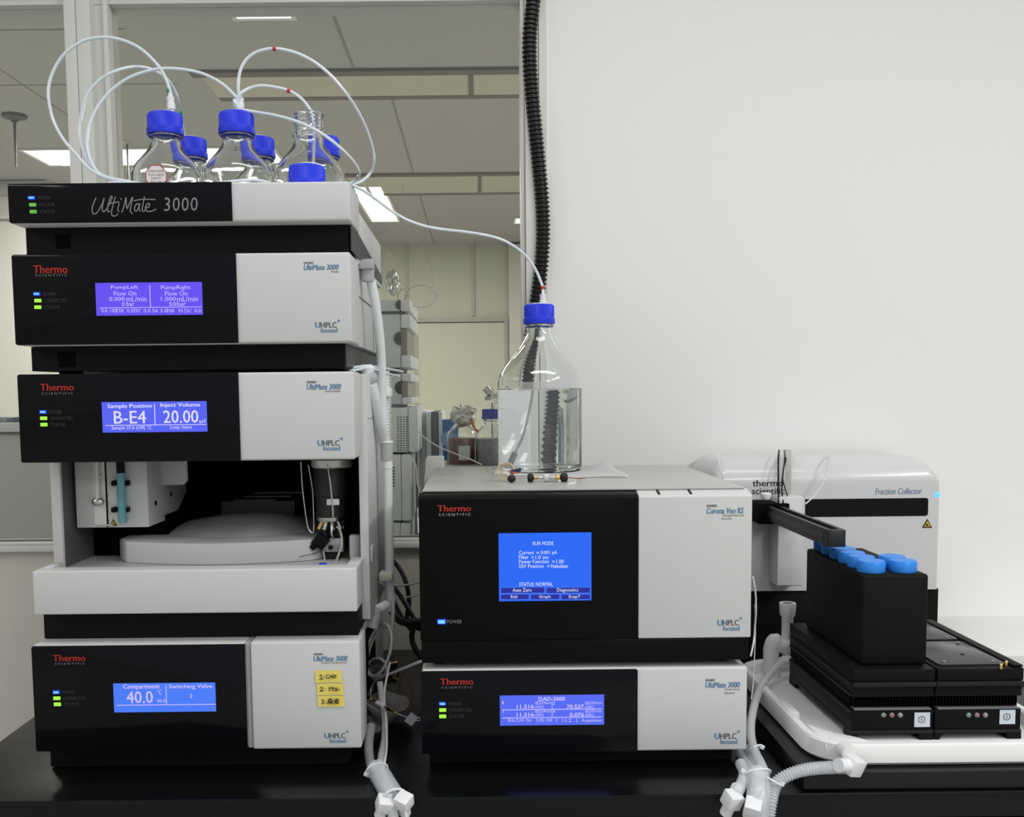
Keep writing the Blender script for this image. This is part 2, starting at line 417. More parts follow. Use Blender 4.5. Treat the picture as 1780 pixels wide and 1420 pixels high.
# far door, its frame and wall seams
dr = bpy.data.objects.new('door_1', None); C.objects.link(dr); dr['kind'] = 'structure'
x0, zz, x1, z1 = rect(727, 800, 878, 557, 6.9); dr.location = ((x0 + x1) / 2, 6.9, -0.8)
MB().box(x0, x1, 6.905, 6.945, -0.79, z1 - 0.02).build('door_leaf', DOORM, dr)
MB().box(x0 - 0.03, x0, 6.89, 6.948, -0.79, z1 + 0.02).box(x1, x1 + 0.03, 6.89, 6.948, -0.79, z1 + 0.02).box(x0, x1, 6.89, 6.948, z1 - 0.012, z1 + 0.02).build('door_frame', mat('door_frame_grey', (0.34, 0.33, 0.29), 0.6), dr)
m = MB()
for u in (707, 883, 822):
    q = at(u, 480, 6.94).x; m.box(q - 0.012, q + 0.012, 6.935, 6.951, 1.12, CZ)
struct('trim_9', m, mat('wall_seam', (0.42, 0.42, 0.35), 0.8))  # seams a little darker than the far wall
q0 = at(877, 610, 6.9)
# wall strip to the right of the door
struct('trim_10', MB().box(at(884, 480, 6.9).x, 2.4, 6.85, 6.95, -0.8, CZ - 0.02), mat('far_wall_strip', (0.56, 0.55, 0.47), 0.8))

def troffer(x0, x1, y0, y1, lab, along='X', n=2):
    t = thing('ceiling_light', ((x0 + x1) / 2, (y0 + y1) / 2, CZ), lab, 'ceiling light', 'ceiling lights of the next room')
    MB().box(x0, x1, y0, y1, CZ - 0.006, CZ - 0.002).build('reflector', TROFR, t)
    fr = MB()
    for (a0, a1, b0, b1) in ((x0 - .015, x0, y0, y1), (x1, x1 + .015, y0, y1), (x0 - .015, x1 + .015, y0 - .015, y0), (x0 - .015, x1 + .015, y1, y1 + .015)):
        fr.box(a0, a1, b0, b1, CZ - 0.008, CZ - 0.001)
    fr.build('light_frame', FRAMEM, t)
    for k in range(n):
        f = (k + .5) / n
        if along == 'X':
            yy = y0 + (y1 - y0) * f; MB().box(x0 + .07, x1 - .07, yy - (y1 - y0) * .21, yy + (y1 - y0) * .21, CZ - 0.012, CZ - 0.0065, 0.002).build('fluorescent_tube', TROFF, t)
        else:
            xx = x0 + (x1 - x0) * f; MB().box(xx - (x1 - x0) * .19, xx + (x1 - x0) * .19, y0 + .07, y1 - .07, CZ - 0.012, CZ - 0.0065, 0.002).build('fluorescent_tube', TROFF, t)
    return t
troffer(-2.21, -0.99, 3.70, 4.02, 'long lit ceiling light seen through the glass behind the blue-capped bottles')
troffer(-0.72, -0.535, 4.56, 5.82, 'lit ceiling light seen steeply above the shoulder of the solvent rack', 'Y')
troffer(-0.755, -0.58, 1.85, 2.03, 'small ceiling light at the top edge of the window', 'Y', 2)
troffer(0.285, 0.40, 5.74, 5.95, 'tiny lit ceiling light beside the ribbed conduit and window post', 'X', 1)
# pendant rod
p = at(25, 200, Z=CZ)
t = thing('ceiling_pendant', p, 'dark grey ceiling rose with a thin rod hanging down', 'ceiling fitting')
MB().lathe([(0, -.001), (.052, -.001), (.05, -.012), (.015, -.022), (.012, -.03), (0, -.03)], p, 24).build('ceiling_rose', mat('pendant_grey', (.13, .13, .125), .5), t)
MB().cyl((p.x, p.y, CZ - .02), (p.x - .004, p.y, 1.482), 0.0065, 10, 0.004).build('rod', mat('pendant_rod', (.16, .16, .15), .4, metal=.6), t)
p = at(207, 245, Z=CZ)
t = thing('ceiling_pendant', p, 'pale ceiling rose with thin rod, between window mullion and tagged bottle', 'ceiling fitting')
MB().lathe([(0, -.001), (.04, -.001), (.038, -.010), (.012, -.018), (0, -.018)], p, 20).build('ceiling_rose', MATS['ceiling_beam_cream'], t)
q = at(218, 240, p.y)
MB().cyl((q.x, q.y + .02, CZ - .002), (q.x, q.y + .02, at(218, 312, p.y).z), 0.005, 8).build('rod', MATS['pendant_rod'], t)

# ---- bench of the front lab
b = thing('lab_bench', (0.4, 0.2, -0.8), 'black laboratory bench carrying all the instruments', 'bench')
MB().box(-0.69, 2.3, -0.078, 0.622, -0.032, 0.0, 0.002).build('worktop', BENCHM, b)
m = MB().box(-0.66, 2.3, -0.055, 0.60, -0.80, -0.033)
m.build('bench_body', BLACKM, b)
for k in range(4): MB().box(-0.64 + k * 0.72, 0.06 + k * 0.72, -0.068, -0.056, -0.30, -0.045, 0.003).build('drawer', BLACKP, b)

# ---- things in the next room
FB = thing('far_bench', (-.2, 1.4, -.8), 'white bench of the next room carrying the tower of instruments', 'bench')
MB().box(-0.9, 0.6, 0.86, 2.1, 0.04, 0.07, 0.003).build('worktop', WHITE, FB)
MB().box(-0.88, 0.58, 0.90, 2.06, -0.8, 0.04).build('bench_body', GREYW, FB)
# counter at the left
Yc = 1.3
zc0, zc1 = at(20, 751, Yc).z, at(20, 735, Yc).z
LC = thing('far_counter', (-1.4, Yc + .3, -.8), 'white-topped counter with a plain grey front beyond the tall stack', 'counter')
MB().box(-2.6, -1.02, Yc, Yc + .6, zc0, zc1, .003).build('worktop', mat('counter_white', (.74, .75, .74), .5), LC)
MB().box(-2.6, -1.03, Yc + .02, Yc + .58, -.8, zc0 - .004).build('counter_front', mat('counter_grey', (.56, .565, .52), .6, bump=.02, bscale=40), LC)
MB().box(-2.6, -1.03, Yc + .012, Yc + .05, zc0 - .006, zc0).build('shadow_gap_trim', FRAMED, LC)
x0, z0, x1, z1 = rect(20, 735, 60, 725, Yc + .05)
tag(MB().box(x0, x1 + .1, Yc + .05, Yc + .15, zc1, z1, .003).build('storage_box', mat('slate_box', (.10, .13, .16), .5)), 'slate blue box on the white-topped counter of the next room', 'box')
tag(MB().box(x0 - .16, x0 - .012, Yc + .05, Yc + .15, zc1, z1, .003).build('storage_box', mat('grey_box', (.36, .37, .36), .5)), 'pale grey box beside the slate blue box on the far counter', 'box')

HPG = mat('far_module_grey', (.60, .63, .65), .5, spec=.3); HPW = mat('far_module_white', (.72, .74, .75), .45, spec=.3)
HPD = mat('far_module_dark', (.10, .105, .11), .4, spec=.4); HPS = mat('far_module_window', (.28, .28, .25), .3)
HX = at(705, 600, 1.4).x; HY = 1.4
def fz(v): return max(.0705, at(705, v, HY).z)
def fmod(name, lab, zt_, zb__, x1=HX, side=None, front='split', xl=-0.62, Y0=HY, Y1=1.74):
    t = thing(name, ((xl + x1) / 2, (Y0 + Y1) / 2, fz(zb__)), lab, 'laboratory instrument', 'modules of the next room tower')
    MB().box(xl, x1 - .0125, Y0, Y1, fz(zb__), fz(zt_), .004).build('housing', side or HPG, t)
    h = fz(zt_) - fz(zb__)
    if front == 'split':
        MB().box(x1 - .012, x1 + .014, Y0 - .004, Y1, fz(zt_) - h * .26, fz(zt_), .004).build('upper_cover', HPW, t)
        MB().box(x1 - .012, x1 + .004, Y0 + .004, Y1, fz(zb__) + h * .25, fz(zt_) - h * .27).build('dark_window', HPS, t)
        MB().box(x1 - .012, x1 + .014, Y0 - .004, Y1, fz(zb__), fz(zb__) + h * .24, .004).build('lower_cover', HPW, t)
        c = (x1 - .012, Y0 - .001, fz(zb__) + h * .55)
        MB().prism([(c[0] - .018 * math.sin(a), c[2] + .018 * math.cos(a)) for a in [math.pi * k / 14 for k in range(15)]], 'Y', Y0 - .003, Y0 + .003).build('side_grip', HPD, t)
    else:
        MB().box(x1 - .012, x1 + .014, Y0 - .004, Y1, fz(zb__), fz(zt_), .004).build('upper_cover', HPW, t)
        c = (x1 - .012, Y0 - .001, fz(zb__) + h * .55)
        if front == 'grip': MB().prism([(c[0] - .013 * math.sin(a), c[2] + .013 * math.cos(a)) for a in [math.pi * k / 14 for k in range(15)]], 'Y', Y0 - .003, Y0 + .003).build('side_grip', HPD, t)
    return t
fmod('solvent_tray_module', 'flat grey tray module topmost in the tower behind the glass', 521, 541, front='grip')
MB().box(-.60, HX - .01, HY + .01, 1.73, fz(545.5), fz(541.2)).build('spacer_strip', mat('spacer_grey', (.22, .23, .24), .5), bpy.data.objects['solvent_tray_module'])
fmod('pump_module', 'tall grey module second from the top of the tower behind the glass', 546, 639)
MB().box(-.60, HX - .02, HY + .01, 1.73, fz(649), fz(639.2)).build('plinth', HPD, bpy.data.objects['pump_module'])
fmod('valve_module', 'shorter grey module third from the top of the tower behind the glass', 649.2, 703)
MB().box(-.60, HX - .02, HY + .01, 1.73, fz(708), fz(703.2)).build('plinth', mat('plinth_blue', (.24, .27, .30), .5), bpy.data.objects['valve_module'])
x727 = at(727, 750, HY).x
t = fmod('vented_module', 'wide white module with a slotted side vent in the tower behind the glass', 708.2, 786, x1=x727 - .014, side=HPW, front='plain')
m = MB()
for c in range(4):
    for k in range(15):
        q = at(692 + c * 5.2, 725 + k * 4.1, HY - .001); m.box(q.x - .0028, q.x + .0022, HY - .0012, HY + .004, q.z - .0011, q.z + .0011)
m.build('vent_grille', HPD, t)
x715 = at(715, 850, HY).x
t = fmod('column_module', 'white module with a yellowed window below the vented one in the next room', 790, 905, x1=x715 - .014, side=HPW, front='plain')
for k in range(7):
    q = at(684, 813 + k * 5.2, HY - .001); MB().box(q.x - .0028, q.x + .0028, HY - .0012, HY + .003, q.z - .0022, q.z + .0022).build('vent_slot', HPD, t)
q0 = rect(700, 885, 712, 825, HY - .001); MB().box(q0[0], q0[2], HY - .002, HY + .003, q0[1], q0[3]).build('front_window', mat('yellowed_window', (.42, .41, .30), .4), t)
t = fmod('base_module', 'lowest white module of the tower behind the glass', 909, 962, x1=x715 - .018, side=HPW, front='plain')
m = MB()
for k in range(5):
    q = at(695 + k * 3.4, 925 - k * 3, HY - .001); m.box(q.x - .003, q.x + .003, HY - .0012, HY + .003, q.z - .009, q.z + .004)
m.build('vent_grille', HPG, t)

# second tower: white and charcoal panels
t = thing('detector_cabinet', (at(750, 800, 1.62).x, 1.7, .07), 'upright instrument with white and charcoal panels, beside the module tower', 'laboratory instrument')
for (l, r, y0, y1, nm, mm, tv) in ((727.5, 741, 1.62, 1.9, 'side_panel', HPW, 715), (741, 750, 1.60, 1.9, 'door_panel', mat('cabinet_pale', (.66, .69, .72), .4), 716), (750, 763, 1.62, 1.9, 'charcoal_panel', mat('cabinet_charcoal', (.14, .14, .145), .4), 715), (763, 770, 1.61, 1.9, 'end_panel', HPW, 716)):
    x0, z0, x1, z1 = rect(l, 870, r, tv, y0); MB().box(x0, x1 - .0006, y0, y1, .07, z1, .003).build(nm, mm, t)
x0, z0, x1, z1 = rect(764, 900, 880, 812, 1.25)
wb = thing('low_cabinet', ((x0 + x1) / 2, 1.4, .07), 'white low cabinet with a rimmed top carrying the bottles behind the glass', 'cabinet')
MB().box(x0, x1 + .12, 1.25, 1.58, .07, z1 - .012, .003).build('cabinet_body', HPW, wb)
MB().box(x0 - .005, x1 + .13, 1.24, 1.585, z1 - .0115, z1, .002).build('cabinet_top', mat('cabinet_top_white', (.70, .71, .72), .35), wb)
x0b, z0b, x1b, z1b = rect(762, 880, 775, 805, 1.10)
t = thing('white_case', (x0b, 1.15, .07), 'small white case with a black catch behind the touch screen detector', 'case')
MB().prism([(1.04, .07), (1.2, .07), (1.2, z1b + .012), (1.12, z1b + .012), (1.04, z1b - .03)], 'X', x0b - .03, x1b - .006, .003).build('case_body', HPW, t)
MB().box(x0b - .012, x0b - .004, 1.036, 1.041, z1b - .07, z1b - .05, .001).build('catch', HPD, t)
ztop = z1
# blue carton, bottles and valve
x0, z0, x1, z1 = rect(769, 812, 795, 729, 1.52)
t = thing('blue_carton', (x0, 1.54, ztop), 'blue carton with pale print behind the foil-topped bottle', 'carton')
MB().box(x0, x1, 1.52, 1.575, ztop, z1, .002).build('carton_body', mat('carton_blue', (.02, .13, .32), .5), t)
a = rect(770, 777, 794, 748, 1.519); MB().sphere(((a[0] + a[2]) / 2 - .005, 1.5195, (a[1] + a[3]) / 2), .022, 2, (1, .03, 1)).build('pale_print', mat('carton_pale', (.16, .32, .52), .5), t)
# ================================================================== INSTRUMENT FRONTS
def brand(root, l, t, r, b, l2, t2, r2, b2, Y, small=None):
    letters('brand_lettering', [('Thermo', l, t, r, b, dict(strike=.9))], REDINK, root, Y, th=.0006)
    letters('brand_lettering', [('SCIENTIFIC', l2, t2, r2, b2, dict(space=1.5))], small or SILVINK, root, Y, th=.0006)
def leds(root, pts, Y, texts, dim=False):
    for i, (u, v) in enumerate(pts):
        x0, z0, x1, z1 = rect(u - 6, v - 3, u + 6, v + 3, Y)
        o_ = MB().box(x0, x1, Y - .0012, Y + .001, z0, z1, .0006).build('status_light', LEDB if i == 0 else (LEDGD if dim else LEDG), root)
        if i == 0: MB().box(x0 + .0013, x1 - .0013, Y - .0016, Y - .0011, z0 + .0011, z1 - .0011, .0002).build('light_core', LEDC, o_)
    letters('light_caption', [(s, u + 11, v - 3, u + 11 + len(s) * 4.4, v + 3) for (u, v), s in zip(pts, texts)], DIMINK, root, Y, th=.0004)
def uhplc(root, l, t, r, b, Y):
    wd = r - l; h = b - t
    letters('blue_lettering', [('U', l, t + h * .18, l + wd * .21, t + h * .62, dict(strike=.9)), ('+', r - wd * .12, t - h * .05, r + wd * .02, t + h * .18, dict(strike=.5)), ('focused', l + wd * .22, t + h * .64, r - wd * .1, b, dict(strike=.5))], BLUEINK, root, Y)
    letters('grey_lettering', [('HPLC', l + wd * .22, t + h * .18, r - wd * .13, t + h * .62, dict(strike=.5))], GREYINK, root, Y)
def model(root, l, t, r, b, name, subs, Y):
    wd = r - l; h = b - t
    letters('grey_lettering', [('DIONEX', l, t, l + wd * .29, t + h * .26, dict(shear=.2, strike=.4))] + [(s, a, c, d, e, dict(shear=.15)) for (s, a, c, d, e) in subs], GREYINK, root, Y)
    letters('blue_lettering', [(name, l, t + h * .34, r, b, dict(shear=.22, strike=.6))], BLUEINK, root, Y)
def screen(root, l, t, r, b, Y, col, items, lines, tcol=(.62, .62, 1.0), edge=None, ink=1.0):
    x0, z0, x1, z1 = rect(l, t, r, b, Y)
    d = MB().box(x0, x1, Y - .0009, Y + .002, z0, z1).build('display', mat('lit_display_%d_%d' % (l, t), (.01, .01, .02), .3, emit=col, spec=.2), root)
    tm = mat('lit_display_text_%d_%d' % (l, t), (.01, .01, .02), .4, emit=tcol, estr=ink, spec=.1)
    if items: letters('display_text', items, tm, d, Y - .0010, th=.0004)
    if lines:
        m = MB()
        for (a, c, e, f) in lines:
            q = rect(a, c, e, f, Y); m.box(q[0], q[2], Y - .0015, Y - .0008, q[1], q[3])
        m.build('display_rule', tm, d)
    return d
def cover_box(root, x0, x1, y1, z0, z1, m=None, nm='front_cover', bev=.003): return MB().box(x0, x1, 0, y1, z0, z1, bev, 3).build(nm, m or WHITE, root)
def fascia(root, x0, x1, z0, z1, nm='front_fascia'):
    return MB().prism(rrect(x0, x1, z0, z1, (.003, .0005, .0005, .003), 4), 'Y', -.0025, .0, .0005).build(nm, BLACKG, root)
FY = -.0025
XL, XR = -.5755, -.156

# ------------------------------------------------------------------ 1 solvent rack (topmost)
T = thing('solvent_rack', ((XL + XR) / 2, .2, .668), 'shallow black and white solvent rack topmost in the tall stack, holding glass bottles', 'solvent rack')
cover_box(T, XL - .001, XR + .001, .10, .7065, .7545)
xf = at(403, 350, FY).x
fascia(T, XL - .0015, xf, .7068, .7548)
m = MB().box(XL + .006, -.158, .10, .43, .668, .6725).box(XL + .006, XL + .012, .10, .43, .6725, .727).box(-.164, -.158, .10, .43, .687, .739, .001).box(-.164, -.158, .10, .43, .6725, .686).box(XL + .012, -.164, .424, .43, .6725, .727).box(XL + .012, -.164, .094, .0995, .6725, .727)
m.build('rack_body', WHITE, T)
MB().prism([(.10, .674), (.43, .674), (.43, .6875), (.10, .7068), (.03, .7068), (.03, .674)], 'X', -.1585, -.1568).build('lit_base_side', GREYB, T)  # side of the black base, painted lighter as if lit from the side
MB().box(XL + .004, -.161, .03, .093, .673, .7063).build('base', BLACKP, T)
x0, z0, x1, z1 = rect(97, 432, 122, 408, .03); MB().box(x0, x1, .0285, .031, z0, z1, .001).build('switch_cover', BLACKM, T)
leds(T, [(55, 344), (57, 356), (58, 368)], FY, ['POWER', 'VACUUM', 'STATUS'], dim=True)
def st(pts, k=4.176, ox=0, oy=300, Y=FY): 
    out = []
    for a, b_ in pts:
        p = at(ox + a / k, oy + b_ / k, Y); out.append((p.x, p.z))
    return out
def sm(pts, n=5):
    P = [Vector(p) for p in pts]; Q = []
    for i in range(len(P) - 1):
        p0 = P[max(i - 1, 0)]; p1 = P[i]; p2 = P[i + 1]; p3 = P[min(i + 2, len(P) - 1)]
        for k in range(n):
            t = k / n; t2 = t * t; t3 = t2 * t
            Q.append(tuple(0.5 * ((2 * p1) + (p2 - p0) * t + (2 * p0 - 5 * p1 + 4 * p2 - p3) * t2 + (3 * p1 - p0 - 3 * p2 + p3) * t3)))
    Q.append(tuple(P[-1])); return Q
m = MB()
for s in ([(697, 185), (680, 225), (670, 262), (676, 296), (697, 298), (722, 268), (745, 222), (757, 188), (748, 230), (744, 268), (752, 284), (768, 276)],
          [(768, 276), (795, 232), (815, 186), (810, 172), (796, 200), (784, 250), (786, 284), (798, 280)],
          [(840, 178), (822, 240), (812, 290), (818, 312), (838, 316), (858, 302)], [(804, 224), (866, 214)],
          [(868, 226), (858, 268), (866, 284)], [(880, 190), (882, 196)],
          [(888, 288), (904, 240), (918, 184), (920, 230), (926, 262), (944, 222), (966, 180), (956, 232), (950, 280), (962, 298)],
          [(1012, 234), (996, 228), (982, 252), (982, 276), (998, 278), (1014, 244), (1018, 228), (1014, 262), (1022, 282)],
          [(1052, 178), (1042, 232), (1036, 270), (1046, 284), (1060, 272)], [(976, 206), (1040, 196), (1130, 198)],
          [(1062, 262), (1088, 246), (1088, 228), (1072, 230), (1060, 258), (1070, 280), (1098, 284), (1136, 268)]):
    m.ribbon(sm(st(s)), .0013, FY, .0005)
m.build('script_lettering', SILVINK, T, smooth=False)
letters('script_lettering', [('3000', 285, 343, 344, 367, dict(shear=.08, space=1.1))], SILVINK, T, FY, th=.0005)

# ------------------------------------------------------------------ 2 pump
T = thing('pump_module', ((XL + XR) / 2, .2, .523), 'black and white pump unit second from the top, screen reading PumpLeft and PumpRight', 'pump')
cover_box(T, XL, XR, .09, .5565, .668); xf = at(412, 520, FY).x
fascia(T, XL - .001, xf, .5568, .6685)
m = MB().box(XL + .006, -.160, .0905, .44, .5565, .662, .001); m.build('housing', GREYW, T)
MB().box(-.1605, -.1585, .11, .43, .624, .6245).box(-.1602, -.1588, .30, .3007, .5575, .66).build('panel_seam', mat('seam_grey', (.2, .2, .2), .6), T)
m = MB()
for k in range(9):
    z = .626 - .0062 * k; m.box(-.1601, -.1585, .385, .408, z - .0045, z - .001)
m.build('vent_slot_row', BLACKM, T)
MB().box(XL + .004, -.169, .03, .43, .525, .556).build('base', BLACKP, T)
MB().prism([(.033, .527), (.43, .527), (.43, .5555), (.033, .5555)], 'X', -.1689, -.1672).build('lit_base_side', GREYB, T)  # black base side with the light falling on it painted in grey
for xx in (XL + .03, -.25): MB().box(xx, xx + .02, .05, .08, .5205, .525).build('foot', BLACKM, T)
x0, z0, x1, z1 = rect(101, 638, 131, 612, .03); MB().box(x0, x1, .0285, .031, z0, z1, .001).build('switch_cover', BLACKM, T)
brand(T, 58, 461, 118, 475, 62, 476.5, 117, 480.5, FY)
leds(T, [(64, 511), (66, 522.5), (66, 534)], FY, ['POWER', 'CONNECTED', 'STATUS'])
screen(T, 167, 491, 352, 548, FY, srgb(100, 78, 240), [
    ('PumpLeft', 193, 496, 240, 504), ('Flow On', 198, 506, 237, 514), ('0.000', 190, 516, 217, 523), ('mL/min', 220, 515, 255, 524), ('0', 212, 525, 217, 532), ('bar', 220, 524, 234, 532),
    ('PumpRight', 280, 496, 331, 505), ('Flow On', 287, 506, 326, 514), ('1.000', 280, 516, 306, 523), ('mL/min', 308, 515, 344, 524), ('50', 294, 525, 306, 532), ('bar', 308, 524, 323, 532),
    ('%A 100', 176, 537, 203, 543), ('%B', 206, 537, 215, 543), ('0.0', 221, 537, 232, 543), ('%C', 236, 537, 245, 543), ('0.0', 250, 537, 262, 543), ('%A', 265, 537, 275, 543), ('5.0', 279, 537, 290, 543), ('%B', 293, 537, 303, 543), ('95', 310, 537, 318, 543), ('%C', 324, 537, 333, 543), ('0.0', 338, 537, 350, 543)],
    [(261, 495, 262, 535), (174, 534, 351, 535), (203.5, 536, 204.3, 544), (234, 536, 234.8, 544), (291.4, 536, 292.2, 544), (321.5, 536, 322.3, 544)], tcol=srgb(205, 195, 255))
model(T, 528, 455, 589, 469, 'UltiMate 3000', [('Pump', 576, 470, 589, 475)], 0.0)
uhplc(T, 548, 556, 591, 578, 0.0)

# ------------------------------------------------------------------ 3 autosampler
T = thing('autosampler', ((XL + XR) / 2, .2, .173), 'tall autosampler with an open carousel bay, screen reading B-E4 and 20.00', 'autosampler')
AS = T
cover_box(T, XL, XR + .001, .075, .409, .520, nm='lift_up_door'); xf = at(416, 720, FY).x
fascia(T, XL - .001, xf, .4092, .5204)
# body walls around the open bay
YB = .47
MB().box(-.5705, -.5575, .066, YB, .262, .505, .001).build('left_wall', WHITE, T)
MB().box(-.5574, -.5565, .072, YB, .263, .409).build('left_liner', mat('bay_grey_liner', (.10, .10, .105), .5), T)
MB().box(-.160, -.148, .080, YB, .185, .5185, .001).build('right_wall', WHITE, T)
MB().box(-.1612, -.1602, .085, YB, .263, .42).build('right_liner', BLACKM, T)
MB().box(-.5564, -.1614, YB - .02, YB, .256, .505).build('bay_back', BLACKM, T)
MB().box(-.5564, -.1614, .08, YB - .021, .415, .425).build('bay_ceiling', BLACKM, T)
MB().box(-.5564, -.1614, .0755, YB - .021, .4255, .505).build('upper_housing', BLACKM, T)
MB().box(-.5564, -.45, .17, .30, .263, .32).build('bay_bracket', BLACKM, T)
# vents of the right side
m = MB()
for k in range(34):
    z = .404 - .0052 * k; m.box(-.149, -.1474, .415, .432, z - .0024, z)
m.build('vent_slot_row', BLACKM, T)
MB().box(-.1482, -.1476, .09, .46, .4575, .4583).build('panel_seam', MATS['seam_grey'], T)
q = at(657, 655, .30); MB().box(-.1485, -.147, .285, .315, .499, .514).build('cable_opening', BLACKM, T)
# drip tray in front
cover_box(T, -.5705, XR, .03, .2135, .270, nm='tray_front', bev=.002)
MB().box(-.570, -.1565, .0305, .22, .2137, .2612).build('tray_floor', WHITE, T)
MB().box(-.5702, -.5576, .0305, .0655, .2612, .2698, .001).box(-.1725, -.1563, .0305, .11, .2612, .2698, .001).build('tray_rim', WHITE, T)
MB().box(-.5700, -.158, .2205, YB, .2137, .2555).build('lower_housing', GREYW, T)
x0, z0, x1, z1 = rect(604, 980, 624, 930, .10); MB().box(-.1785, -.1625, .105, .118, .262, .2975, .003).build('hinge_block', GREYW, T)
MB().box(-.1475, -.1445, .085, .11, .262, .284, .002).build('latch', WHITE, T)
MB().box(XL + .004, -.159, .03, .44, .1755, .2130).build('base', BLACKP, T)
for xx in (XL + .03, -.25): MB().box(xx, xx + .02, .05, .08, .1728, .1755).build('foot', BLACKM, T)
# carousel drum
dr_ = [(-.506, .42), (-.506, .135), (-.488, .108)] + [(-.488 + .252 * k / 14, .108 - .026 * math.sin(math.pi * k / 14)) for k in range(1, 14)] + [(-.236, .108), (-.222, .122), (-.212, .15), (-.207, .20), (-.207, .42)]
MB().prism(dr_, 'Z', .2615, .2915, .002).build('carousel_cover', WHITE, T)
MB().lathe([(0, .2918), (.128, .2918), (.122, .2935), (.05, .306), (.03, .308), (0, .308)], (-.352, .262, 0), 72).build('carousel_hub', WHITE, T)
m = MB()
for k in range(3): m.box(-.40 + k * .012, -.33 + k * .02, .36 + k * .02, .375 + k * .02, .3185 + k * .004, .321 + k * .004)
m.box(-.42, -.30, .36, .43, .285, .318); m.build('vial_plate', mat('vial_plate_grey', (.16, .16, .17), .4), T)
# injection head upper left
IY = .10
x0, z0, x1, z1 = rect(131, 917, 257, 801, IY)
ih = MB().prism([(IY, z0), (IY + .12, z0), (IY + .18, z0 + .03), (IY + .18, .414), (IY, .414)], 'X', x0, x1, .0015).build('injection_head', GREYW, T)
q = rect(163, 914, 184, 801, IY); MB().box(q[0], q[2], IY - .0012, IY + .001, q[1], q[3]).build('syringe_slot', mat('slot_pale', (.70, .70, .68), .4), ih)
q = rect(184.2, 916, 186.5, 801, IY); MB().box(q[0], q[2], IY - .0014, IY + .001, q[1], q[3]).build('slot_edge', BLACKM, ih)
p0, p1 = at(170, 868, IY - .006), at(168, 803, IY - .006); MB().cyl(p0, p1, .0035, 14).build('glass_syringe', mat('frosted_glass', (.62, .62, .58), .2, spec=.6), ih)
p0 = at(170, 872, IY - .006); MB().sphere(p0, .0075, 2, (1.2, .6, .8)).build('syringe_collar', STEEL, ih)
p0 = at(174, 829, IY - .003); MB().cyl(p0, p0 + Vector((0, -.002, 0)), .0025, 10).build('slot_screw', STEEL, ih)
q = rect(186, 914, 197, 909.5, IY); MB().box(q[0] - .015, q[2], IY - .0018, IY - .0002, q[1], q[3] - .001).build('slot_foot', STEEL, ih)
TEAL = mat('teal_tube', (.12, .34, .36), .25, spec=.6, coat=.3)
p0, p1 = at(214, 908, IY - .008), at(210, 822, IY - .008)
tt = MB().cyl(p0, p1, .0058, 18).build('needle_cover_tube', TEAL, ih)
MB().cyl(p1 + Vector((0, 0, .0003)), at(209, 801, IY - .008), .0055, 18).build('tube_cap', BLACKP, tt)
for v in (839, 885):
    for (a, c) in ((197, 205), (218, 227)):
        q = rect(a, v + 4.5, c, v - 4.5, IY); MB().box(q[0], q[2], IY - .010, IY + .001, q[1], q[3], .0015).build('tube_clip', BLACKP, ih)
def warn(root, u, v, s, Y):
    x0, z0, x1, z1 = rect(u - s, v + s * .9, u + s, v - s * .9, Y)
    w_ = MB().prism([(x0, z0), (x1, z0), ((x0 + x1) / 2, z1)], 'Y', Y - .0008, Y - .0001).build('warning_sticker', BLACKP, root)
    k = .17; a = (x1 - x0) * k; MB().prism([(x0 + a, z0 + a * .58), (x1 - a, z0 + a * .58), ((x0 + x1) / 2, z1 - a * 1.05)], 'Y', Y - .0012, Y - .0009).build('yellow_field', YELLOW, w_)
    xm = (x0 + x1) / 2; h = z1 - z0; wd = x1 - x0
    MB().prism([(xm - wd * .17, z0 + h * .2), (xm + wd * .17, z0 + h * .2), (xm + wd * .12, z0 + h * .32), (xm - wd * .02, z0 + h * .34), (xm + wd * .02, z0 + h * .5), (xm - wd * .08, z0 + h * .5)], 'Y', Y - .0015, Y - .00125).build('hand_symbol', BLACKP, w_)
warn(ih, 197, 908, 6.5, IY)
for (yy, zz) in ((IY + .03, z0 + .03), (IY + .10, z0 + .035)): MB().cyl((x1 - .001, yy, zz), (x1 + .0012, yy, zz), .0035, 12).build('side_screw', DKGREY, ih)
q = rect(279, 843, 325, 801, .16)
MB().prism([(q[0], q[1]), (q[2] - .006, q[1]), (q[2], q[1] + .006), (q[2], .414), (q[0], .414)], 'Y', .16, .166, .0008).build('needle_plate', GREYW, T)
# valve drive on the right
VX = at(573, 850, .12).x; VY = .125
def vz(v): return at(573, v, VY).z
vd = MB().lathe([(0, vz(897)), (.0200, vz(897)), (.0205, vz(862)), (.0225, vz(860)), (.0225, vz(812)), (0, vz(812))], (VX, VY, 0), 32).build('valve_motor', mat('motor_black', (.018, .018, .02), .45), T)
MB().lathe([(0, vz(811.8)), (.0265, vz(811.8)), (.0285, vz(809)), (.0285, vz(798)), (0, vz(798))], (VX + .003, VY, 0), 40).build('motor_flange', mat('cast_aluminium', (.72, .70, .66), .35, metal=.55), vd)
q = rect(568, 878, 590, 867, VY - .0205); MB().box(q[0], q[2], VY - .0225, VY - .020, q[1], q[3], .001).build('motor_label', mat('label_white', (.75, .77, .8), .4), vd)
vr = MB().lathe([(0, vz(904)), (.0185, vz(904)), (.019, vz(903)), (.019, vz(897.4)), (0, vz(897.3))], (VX, VY, 0), 36).build('valve_ring', STEEL, T)
for k in range(8):
    a = 2 * math.pi * k / 8 + .3; d = Vector((math.cos(a), math.sin(a), 0)); p0 = Vector((VX, VY, vz(904))) + d * .011
    MB().cyl(p0, p0 + d * .006 + Vector((0, 0, -.012)), .0034, 10).build('valve_fitting', BRASS if k == 4 else STEEL, vr)
